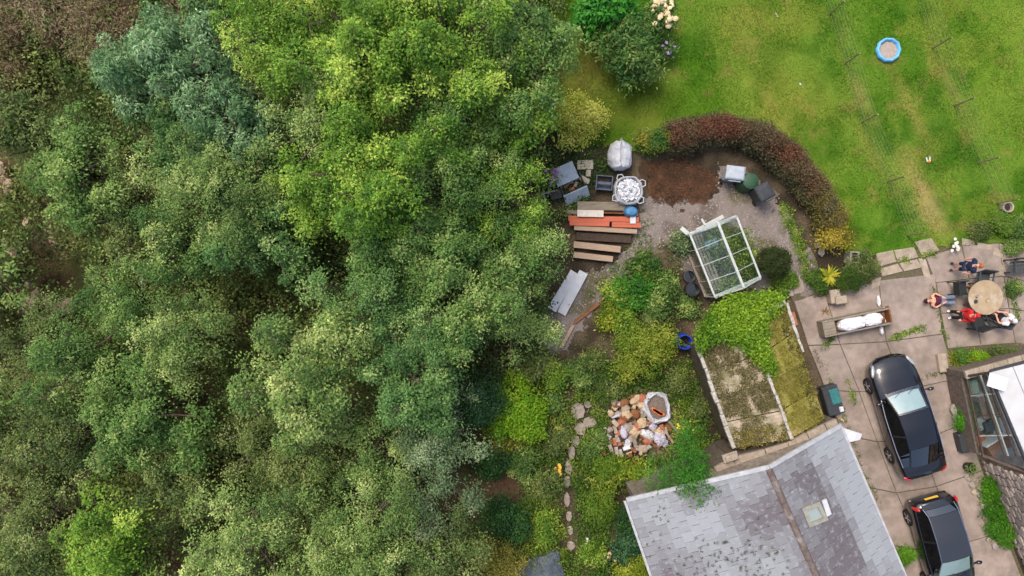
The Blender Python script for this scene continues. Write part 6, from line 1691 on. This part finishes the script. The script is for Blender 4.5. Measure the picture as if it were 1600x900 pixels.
def car(name, loc, rz, body_st, cab, label, paintm, roofm, W, wb, refl_panel=True, hatch=False):
    root = thing(name, loc, label, 'car', rz=rz)
    # lower body: closed sections along the length
    def section(x, w, zs, zt, zb):
        half = [(0, zb), (w * .82, zb), (w * .96, zb + .1), (w * 1.0, zb + .26), (w * .995, (zb + .26 + zs) / 2), (w * .975, zs - .07), (w * .92, zs), (w * .62, zt), (w * .3, zt + .018)]
        pts = [(y, z) for y, z in half] + [(0, zt + .024)] + [(-y, z) for y, z in half[:0:-1]]
        return [V((x, y, z)) for y, z in pts]
    # smooth the stations by resampling
    st = []
    for (a, b) in zip(body_st[:-1], body_st[1:]):
        for k in range(3):
            t_ = k / 3; s_ = t_; st.append(tuple(a[i] * (1 - s_) + b[i] * s_ for i in range(5)))
    st.append(body_st[-1])
    m = MB(); m.loft([section(*s) for s in st]); m.build('body', paintm, root, smooth=True)
    # cabin: cab = list of (x, z roof, half width at roof, half width at belt, belt z)
    def at(x, i):
        for a, b in zip(cab[:-1], cab[1:]):
            if a[0] <= x <= b[0]: t_ = (x - a[0]) / (b[0] - a[0]); return a[i] * (1 - t_) + b[i] * t_
        return cab[0][i] if x < cab[0][0] else cab[-1][i]
    xs_ = [c_[0] for c_ in cab]
    xr, xf = xs_[1], xs_[-2]       # roof from xr to xf
    def across(x, lift=0.0, n=8):
        zr, wr = at(x, 1), at(x, 2)
        return [V((x, wr * (1 - 2 * k / n), zr + lift - .05 * abs(1 - 2 * k / n) ** 2.4)) for k in range(n + 1)]
    def strip(x0, x1, nx, lift, nm, mat, inset=0.0, par=None, bow=0.0):
        t = MB(); rows = []
        for k in range(nx + 1):
            x = x0 + (x1 - x0) * k / nx; r_ = across(x, lift)
            if inset: r_ = [V((p.x, p.y * (1 - inset), p.z)) for p in r_]
            if bow: r_ = [V((p.x + bow * (1 - abs(i - 4) / 4) * k / nx, p.y, p.z)) for i, p in enumerate(r_)]
            rows.append(r_)
        t.loft(rows, cap=False, closed=False); return t.build(nm, mat, par or root, smooth=True)
    strip(xr, xf, 8, .0, 'roof', roofm)
    ws = strip(xf + .01, xs_[-1], 5, .005, 'windscreen', SCREEN, .05)
    strip(xs_[0], xr - .01, 5, .005, 'rear_window', CARGLASS, .07)
    # inside: dark trim, seats, dashboard or added reflection panel
    t = MB(); t.box(((xs_[0] + xs_[-1]) / 2, 0, cab[0][4] - .12), (xs_[-1] - xs_[0] - .2, W * .8, .1)); t.build('interior', TRIM, root)
    for x in (.05, -.85):
        for s in (-1, 1):
            t = MB(); t.box((x, s * .36, .8), (.16, .48, .5), M=Matrix.Rotation(-.25, 3, 'Y'), ch=.05); t.box((x - .06, s * .36, 1.1), (.1, .26, .16), ch=.04); t.build('seat', TRIM, root)
    if refl_panel:
        strip(xf + .06, xs_[-1] - .06, 4, -.045, 'reflection_panel', SKYREFL, .12)  # pale panel added under the glass to carry the sky's reflection
    t = MB(); t.lathe([(.17, 0), (.19, .02), (.17, .03), (.15, .02)], 20); o = t.build('steering_wheel', BLACK, root); o.location = (xf + .1, -.36, cab[0][4] + .08); o.rotation_euler = (0, 1.0, 0)
    for s in (-1, 1):
        # side glass between belt and roof edge
        t = MB(); lo, hi = [], []
        n = 12
        for k in range(n + 1):
            x = xs_[0] + .12 + (xs_[-1] - xs_[0] - .3) * k / n
            zr, wr = at(x, 1) - .05, at(x, 2); wbt, zb = at(x, 3), at(x, 4)
            lo.append(V((x, s * wbt, zb))); hi.append(V((x, s * (wr - .005), max(zr, zb + .01))))
        t.loft([lo, hi], cap=False, closed=False); t.build('side_window', CARGLASS, root, smooth=True)
        t = MB(); t.tube([p + V((0, s * .012, .0)) for p in lo], .016, 5); t.build('belt_trim', CHROME, root)
        t = MB(); t.tube([p + V((0, s * .012, .012)) for p in hi], .022, 6); t.build('roof_rail', paintm if not hatch else CHROME, root)
        xm = (xs_[0] + xs_[-1]) / 2 - .1
        t = MB(); t.bar(V((xm, s * (at(xm, 3) + .006), at(xm, 4))), V((xm - .05, s * (at(xm, 2) + .006), at(xm, 1) - .05)), .07, .03); t.build('door_pillar', BLACK, root)
        # doors drawn by their gaps, with handles
        for x in (-.35, .62):
            t = MB(); yy = W / 2 * .985; t.box((x + .1, s * (yy + .012), .78), (.16, .025, .03), ch=.006); t.build('door_handle', paintm, root)
        # mirror
        mr = MB(); mr.lathe([(.03, -.07), (.09, -.05), (.1, .02), (.06, .07)], 12, sx=.7, sy=1.2); o = mr.build('mirror', paintm, root, smooth=True); o.location = (xs_[-1] - .28, s * (W / 2 + .1), cab[0][4] + .05)
        # lamps
        def lamp(nm, p, dims, rot, mat):
            t = MB(); t.lathe([(math.sin(q * math.pi / 6), -math.cos(q * math.pi / 6)) for q in range(1, 6)], 14)
            o = t.build(nm, mat, root, smooth=True); o.location = p; o.scale = dims; o.rotation_euler = rot
        f2 = body_st[-3]
        lamp('headlight', (f2[0] - .02, s * (f2[1] - .07), f2[2] + .01), (.25, .07, .05), (s * -.35, .25, s * -.42), LAMP)
        b1_, b2_ = body_st[1], body_st[2]
        if hatch: lamp('tail_light', (b1_[0] + .13, s * (b2_[1] - .05), .98), (.07, .06, .2), (s * .3, .2, 0), REDL)
        else: lamp('tail_light', (b1_[0] + .05, s * (b1_[1] - .05), b1_[2] - .02), (.06, .17, .05), (0, 0, s * -.55), REDL)
        t = MB(); t.bar((xs_[-1] - .26, s * W * .46, cab[0][4] - .02), (xs_[-1] - .28, s * (W / 2 + .08), cab[0][4] + .02), .06, .03); t.build('mirror_arm', paintm, root)
        for x in (-wb / 2, wb / 2):
            wr_ = bpy.data.objects.new('wheel', None); COL.objects.link(wr_); wr_.parent = root; wr_.location = (x + .02, s * (W / 2 - .1), .32); wr_.rotation_euler = (-s * math.pi / 2, 0, 0)
            t = MB(); t.lathe([(.2, -.1), (.3, -.1), (.325, -.05), (.325, .08), (.3, .112), (.225, .116)], 28); t.build('tyre', TYRE, wr_, smooth=False)
            t = MB(); t.lathe([(.225, .1), (.215, .118), (.19, .1), (.19, .06)], 28)
            for k in range(5):
                a = k * 2 * math.pi / 5; t.bar((0, 0, .105), (math.cos(a) * .2, math.sin(a) * .2, .108), .05, .03)
            t.lathe([(.05, .09), (.05, .125), (.02, .13)], 12); t.build('rim', RIM, wr_)
    for s in (0, 1):
        t = MB(); x1 = xs_[-1] - .03
        t.tube([V((x1, -.5 + .55 * s, at(x1, 1) + .02)), V((x1 - .16, -.1 + .5 * s, at(x1 - .16, 1) + .03))], .009, 4); t.build('wiper', BLACK, root)
    # plates, grille, bumper lines
    rx0 = body_st[0][0]
    pz = .78 if hatch else .66
    t = MB(); t.box((rx0 - (.0 if hatch else -.02), 0, pz), (.03, .52, .12), M=Matrix.Rotation(.45 if hatch else .25, 3, 'Y'), ch=.004); t.build('number_plate', PLATE, root)
    t = MB(); t.box((body_st[-1][0] - .0, 0, .38), (.05, .7, .16), ch=.02); t.build('grille', BLACK, root)
    if hatch:
        t = MB(); t.box((rx0 + .12, 0, .5), (.3, W * .86, .12), ch=.05); t.build('bumper', paintm, root)
        strip(xs_[0] - .0, xs_[0] + .14, 2, .03, 'spoiler', paintm, .04)
    # bonnet panel lines
    t = MB()
    for s in (-1, 1):
        a, b = body_st[-5], body_st[-2]
        t.tube([V((a[0] - .0, s * a[1] * .8, a[2] + (a[3] - a[2]) * .45 + .012)), V((body_st[-3][0], s * body_st[-3][1] * .74, body_st[-3][2] + (body_st[-3][3] - body_st[-3][2]) * .55 + .012))], .006, 4)
    t.build('bonnet_seam', BLACK, root)
    return root


BLACKP = paint('black_car_paint', (.008, .0085, .012), .12)
ROOFREFL = paint('sky_reflecting_roof_tone', (.028, .031, .038), .16)  # hatchback roof: black paint lightened to carry the sky's reflection
sal = [(-2.34, .6, .68, .70, .34), (-2.28, .76, .84, .88, .28), (-2.08, .85, .93, .98, .22), (-1.5, .905, .96, 1.0, .2), (-.6, .915, .93, .97, .18), (.5, .915, .90, .94, .18), (1.05, .91, .87, .95, .18), (1.6, .89, .80, .89, .2), (2.02, .82, .70, .80, .22), (2.24, .68, .60, .69, .26), (2.34, .48, .52, .58, .32)]
cabs = [(-1.85, 1.0, .58, .80, .95), (-1.05, 1.34, .56, .86, .93), (-.35, 1.42, .58, .87, .92), (.3, 1.38, .6, .87, .90), (1.12, .96, .70, .82, .89)]
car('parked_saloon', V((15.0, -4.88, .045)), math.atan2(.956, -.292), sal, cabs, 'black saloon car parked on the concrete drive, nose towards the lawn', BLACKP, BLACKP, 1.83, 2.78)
hat = [(-1.93, .62, .62, .78, .32), (-1.9, .74, .82, 1.0, .26), (-1.74, .83, .93, 1.02, .22), (-1.2, .855, .95, 1.0, .2), (-.4, .86, .93, .97, .18), (.5, .86, .91, .95, .18), (1.0, .855, .9, .97, .18), (1.4, .83, .82, .92, .2), (1.72, .76, .72, .82, .22), (1.9, .6, .6, .68, .26), (1.97, .42, .52, .56, .32)]
cabh = [(-1.86, 1.02, .60, .76, .96), (-1.5, 1.38, .56, .80, .95), (-.6, 1.47, .57, .82, .94), (.22, 1.43, .58, .82, .92), (1.05, .98, .70, .78, .91)]
c2 = P(1452, 776, .7) + V((.27, -.963, 0)) * 1.95
car('parked_hatchback', V((c2.x, c2.y, .045)), math.atan2(-.963, .27), hat, cabh, 'dark hatchback parked on the drive at the bottom edge, red tail lights showing', BLACKP, ROOFREFL, 1.72, 2.5, hatch=True)

# ---------------------------------------------------------------- people
SKIN = pm('skin', lin(222, 168, 142), lin(200, 142, 118), 12, .6, .05, spec=.3)


def skinmesh(name, joints, edges, rad, mat, parent, sub=2):
    """one continuous surface grown round a skeleton, applied to a plain mesh"""
    names = list(joints); idx = {k: i for i, k in enumerate(names)}
    me = bpy.data.meshes.new(name); me.from_pydata([joints[k] for k in names], [(idx[a], idx[b]) for a, b in edges], [])
    o = bpy.data.objects.new(name, me); COL.objects.link(o)
    md = o.modifiers.new('s', 'SKIN'); md.use_smooth_shade = True
    for i, k in enumerate(names):
        sv = me.skin_vertices[0].data[i]; r_ = rad[k]; sv.radius = r_ if hasattr(r_, '__len__') else (r_, r_); sv.use_root = (i == 0)
    sb = o.modifiers.new('d', 'SUBSURF'); sb.levels = sub; sb.render_levels = sub
    bpy.context.view_layer.update()
    dg = bpy.context.evaluated_depsgraph_get()
    nm_ = bpy.data.meshes.new_from_object(o.evaluated_get(dg)); nm_.name = name
    bpy.data.objects.remove(o); nm_.materials.clear(); nm_.materials.append(mat); nm_.shade_smooth()
    ob = bpy.data.objects.new(name, nm_); COL.objects.link(ob); ob.parent = parent
    return ob


def person(loc, rz, J, label, top, legs, shoes, hair, sleeves='short', shorts=False, cap=None, face_up=0.5, cat='person'):
    root = thing('person', loc, label, cat, rz=rz)
    root.scale = (.93, .93, .93)
    J = {k: V(v) for k, v in J.items()}
    nk, hd_ = J['neck'], J['head']; up = (hd_ - nk).normalized()
    fwd = V(J['fwd']).normalized(); side = up.cross(fwd).normalized(); fwd = side.cross(up).normalized()
    B = {k: J[k] for k in ('pelvis', 'waist', 'chest', 'neck')}
    B['head'] = hd_; B['crown'] = hd_ + up * .11; B['nose'] = hd_ + fwd * .125 - up * .005; B['jaw'] = hd_ + fwd * .06 - up * .08
    R = dict(pelvis=(.14, .11), waist=(.125, .095), chest=(.15, .11), neck=.058, head=(.088, .1), crown=(.07, .075), nose=.014, jaw=.05)
    E = [('pelvis', 'waist'), ('waist', 'chest'), ('chest', 'neck'), ('neck', 'head'), ('head', 'crown'), ('head', 'nose'), ('neck', 'jaw')]
    for s, S_ in ((-1, 'l'), (1, 'r')):
        for k in ('sh', 'el', 'wr', 'hip', 'kn', 'an', 'to'):
            B[k + S_] = J[k + S_]
        R.update({'sh' + S_: .065, 'el' + S_: .045, 'wr' + S_: .03, 'hip' + S_: .088, 'kn' + S_: .062, 'an' + S_: .042, 'to' + S_: .036})
        E += [('chest', 'sh' + S_), ('sh' + S_, 'el' + S_), ('el' + S_, 'wr' + S_), ('pelvis', 'hip' + S_), ('hip' + S_, 'kn' + S_), ('kn' + S_, 'an' + S_), ('an' + S_, 'to' + S_)]
        # hand: palm and five unequal bent fingers
        d = (J['wr' + S_] - J['el' + S_]).normalized(); a = d.cross(V((0, 0, 1))); a = a.normalized() if a.length > .1 else V((1, 0, 0)); n_ = a.cross(d)
        B['pa' + S_] = J['wr' + S_] + d * .07; R['pa' + S_] = (.036, .018); E.append(('wr' + S_, 'pa' + S_))
        for q, (o_, l) in enumerate(((-.03, .07), (-.01, .085), (.01, .08), (.03, .062))):
            k1, k2 = 'f%d%s' % (q, S_), 'g%d%s' % (q, S_)
            B[k1] = B['pa' + S_] + d * l * .55 + a * o_; B[k2] = B[k1] + d * l * .4 + n_ * -.03 + a * o_ * .1; R[k1] = .01; R[k2] = .008; E += [('pa' + S_, k1), (k1, k2)]
        B['t1' + S_] = J['wr' + S_] + d * .045 + a * .045 * -s; B['t2' + S_] = B['t1' + S_] + d * .04 + a * .012 * -s; R['t1' + S_] = .012; R['t2' + S_] = .009; E += [('wr' + S_, 't1' + S_), ('t1' + S_, 't2' + S_)]
    skinmesh('body', B, E, R, SKIN, root)
    def grow(keys, edges, f, add, mat, nm, sub=2):
        rr2 = {}
        for k in keys:
            r_ = R[k]; rr2[k] = tuple(x * f + add for x in r_) if hasattr(r_, '__len__') else r_ * f + add
        return skinmesh(nm, {k: B[k] for k in keys}, edges, rr2, mat, root, sub)
    keys = ['chest', 'waist', 'pelvis', 'shl', 'shr', 'ell', 'elr']; ed = [('chest', 'waist'), ('waist', 'pelvis'), ('chest', 'shl'), ('chest', 'shr')]
    if sleeves == 'short':
        for S_ in 'lr': B['hs' + S_] = B['sh' + S_].lerp(B['el' + S_], .65); R['hs' + S_] = .06
        keys = ['chest', 'waist', 'pelvis', 'shl', 'shr', 'hsl', 'hsr']; ed += [('shl', 'hsl'), ('shr', 'hsr')]
    elif sleeves == 'long':
        keys += ['wrl', 'wrr']; ed += [('shl', 'ell'), ('shr', 'elr'), ('ell', 'wrl'), ('elr', 'wrr')]
    else:
        keys = ['chest', 'waist', 'pelvis', 'shl', 'shr']
    grow(keys, ed, 1.1, .022, top, 'top')
    lk = ['pelvis', 'hipl', 'hipr', 'knl', 'knr']; le = [('pelvis', 'hipl'), ('pelvis', 'hipr'), ('hipl', 'knl'), ('hipr', 'knr')]
    if not shorts: lk += ['anl', 'anr']; le += [('knl', 'anl'), ('knr', 'anr')]
    grow(lk, le, 1.06, .016, legs, 'shorts' if shorts else 'trousers')
    for S_ in 'lr':
        grow(['an' + S_, 'to' + S_], [('an' + S_, 'to' + S_)], 1.1, .012, shoes, 'shoe', 1)
    # hair as a cap over the skull, open at the face
    t = MB(); rings = []
    c_ = hd_ + up * .045 - fwd * .012
    for i in range(6):
        ph = i / 5 * 1.75; ring = []
        for k in range(14):
            a = k * 2 * math.pi / 14
            w_ = 1.0 if math.cos(a) < .35 or ph < .95 else .55
            ring.append(c_ + (up * math.cos(ph * w_) + (fwd * math.cos(a) * 1.06 + side * math.sin(a) * .92) * math.sin(ph * w_)) * .122)
        rings.append(ring)
    t.loft(rings[1:]); t.build('cap' if cap else 'hair', cap or hair, root, smooth=True)
    if cap:
        t = MB(); b0 = hd_ + up * .07 + fwd * .1; t.hexa([b0 - side * .07, b0 + side * .07, b0 + side * .05 + fwd * .09, b0 - side * .05 + fwd * .09], [b0 - side * .07 + up * .012, b0 + side * .07 + up * .012, b0 + side * .05 + fwd * .09 + up * .012, b0 - side * .05 + fwd * .09 + up * .012]); t.build('cap_peak', cap, root)
    for s in (-1, 1):
        t = MB(); e = hd_ + fwd * .098 + side * s * .034 + up * .018; t.lathe([(.002, -.008), (.011, 0), (.002, .008)], 8, e); t.build('eye', BLACK, root)
        t = MB(); e = hd_ + side * s * .1 + up * -.005; t.lathe([(.006, -.03), (.018, -.01), (.02, .015), (.008, .03)], 8, e, sx=.6); t.build('ear', SKIN, root)
    t = MB(); e = hd_ + fwd * .1 - up * .048; t.bar(e - side * .025, e + side * .025, .012, .01); t.build('mouth', pm('lips', lin(176, 96, 88), None, 5) if 'lips' not in bpy.data.materials else bpy.data.materials['lips'], root)
    return root


def standing(tilt=.6, armx=.3, elb=.12):
    J = dict(pelvis=(0, 0, .96), waist=(0, .01, 1.12), chest=(0, 0, 1.33), neck=(0, .0, 1.5), head=(0, -.02 + .0, 1.62), fwd=(0, 1, tilt))
    J['head'] = (0, -.03 * tilt, 1.62)
    for s, S_ in ((-1, 'l'), (1, 'r')):
        J['sh' + S_] = (s * .18, 0, 1.42); J['el' + S_] = (s * armx, -.02, 1.16); J['wr' + S_] = (s * (armx - .04), elb, .95)
        J['hip' + S_] = (s * .095, 0, .9); J['kn' + S_] = (s * .12, .03, .5); J['an' + S_] = (s * .13, 0, .09); J['to' + S_] = (s * .16, .15, .05)
    return J


NAVY = pm('navy_cloth', lin(36, 48, 78), lin(24, 34, 58), 10, .9, .3); CHAR = pm('black_cloth', (.02, .021, .024), (.012, .013, .015), 10, .9, .3)
RED_ = pm('red_cloth', lin(206, 44, 48), lin(170, 30, 36), 10, .85, .3); MAR = pm('maroon_cloth', lin(96, 44, 58), lin(70, 30, 42), 10, .9, .3)
JEAN = pm('blue_grey_denim', lin(118, 130, 150), lin(88, 98, 118), 14, .9, .3); WHC = pm('white_cloth', (.74, .74, .76), (.6, .6, .63), 8, .85, .3)
GING = pm('ginger_hair', lin(196, 112, 70), lin(150, 78, 46), 20, .8, .4); DKH = pm('dark_hair', lin(70, 42, 42), lin(40, 24, 24), 20, .7, .4); BRH = pm('brown_hair', lin(120, 80, 58), lin(84, 54, 38), 20, .7, .4); GRH = pm('grey_hair', lin(214, 208, 202), lin(176, 170, 164), 20, .7, .4)
DKS = pm('dark_shoe', lin(52, 58, 74), lin(36, 40, 52), 10, .7, .1)
person(P(1488, 417, .045), 1.45, standing(.7, .32, .05), 'standing person in navy t-shirt and shorts above the round table', NAVY, NAVY, DKS, GING, 'short', True)
person(P(1484, 491, .045), 1.75, standing(.4, .23, .14), 'standing person in red top, red cap and black trousers with white shoes', RED_, CHAR, WTR, BRH, 'long', cap=RED_)
J = dict(pelvis=(0, 0, .13), waist=(0, -.16, .15), chest=(0, -.36, .19), neck=(0, -.52, .23), head=(0, -.64, .26), fwd=(0, .25, 1))
for s, S_ in ((-1, 'l'), (1, 'r')):
    J['sh' + S_] = (s * .19, -.42, .19); J['el' + S_] = (s * .3, -.24, .1); J['wr' + S_] = (s * .14, -.02, .26)
    J['hip' + S_] = (s * .095, .04, .14); J['kn' + S_] = (s * .13, .34, .5); J['an' + S_] = (s * .13, .36, .1); J['to' + S_] = (s * .14, .5, .06)
person(P(1468, 469, .045), -1.52, J, 'person with dark hair in maroon top lying back on the patio, left of the table', MAR, JEAN, WTR, DKH, 'none')
J = dict(pelvis=(0, -.05, .55), waist=(0, -.08, .7), chest=(0, -.08, .9), neck=(0, -.05, 1.07), head=(0, -.04, 1.19), fwd=(0, 1, .5))
for s, S_ in ((-1, 'l'), (1, 'r')):
    J['sh' + S_] = (s * .18, -.06, .99); J['el' + S_] = (s * .26, .12, .76); J['wr' + S_] = (s * .12, .36, .78)
    J['hip' + S_] = (s * .1, .02, .52); J['kn' + S_] = (s * .13, .42, .5); J['an' + S_] = (s * .13, .42, .09); J['to' + S_] = (s * .14, .57, .05)
person(P(1550, 498, .045), .9, J, 'person in white shirt and white hat seated at the lower right of the table', WHC, CHAR, DKS, GRH, 'short', cap=WHC)
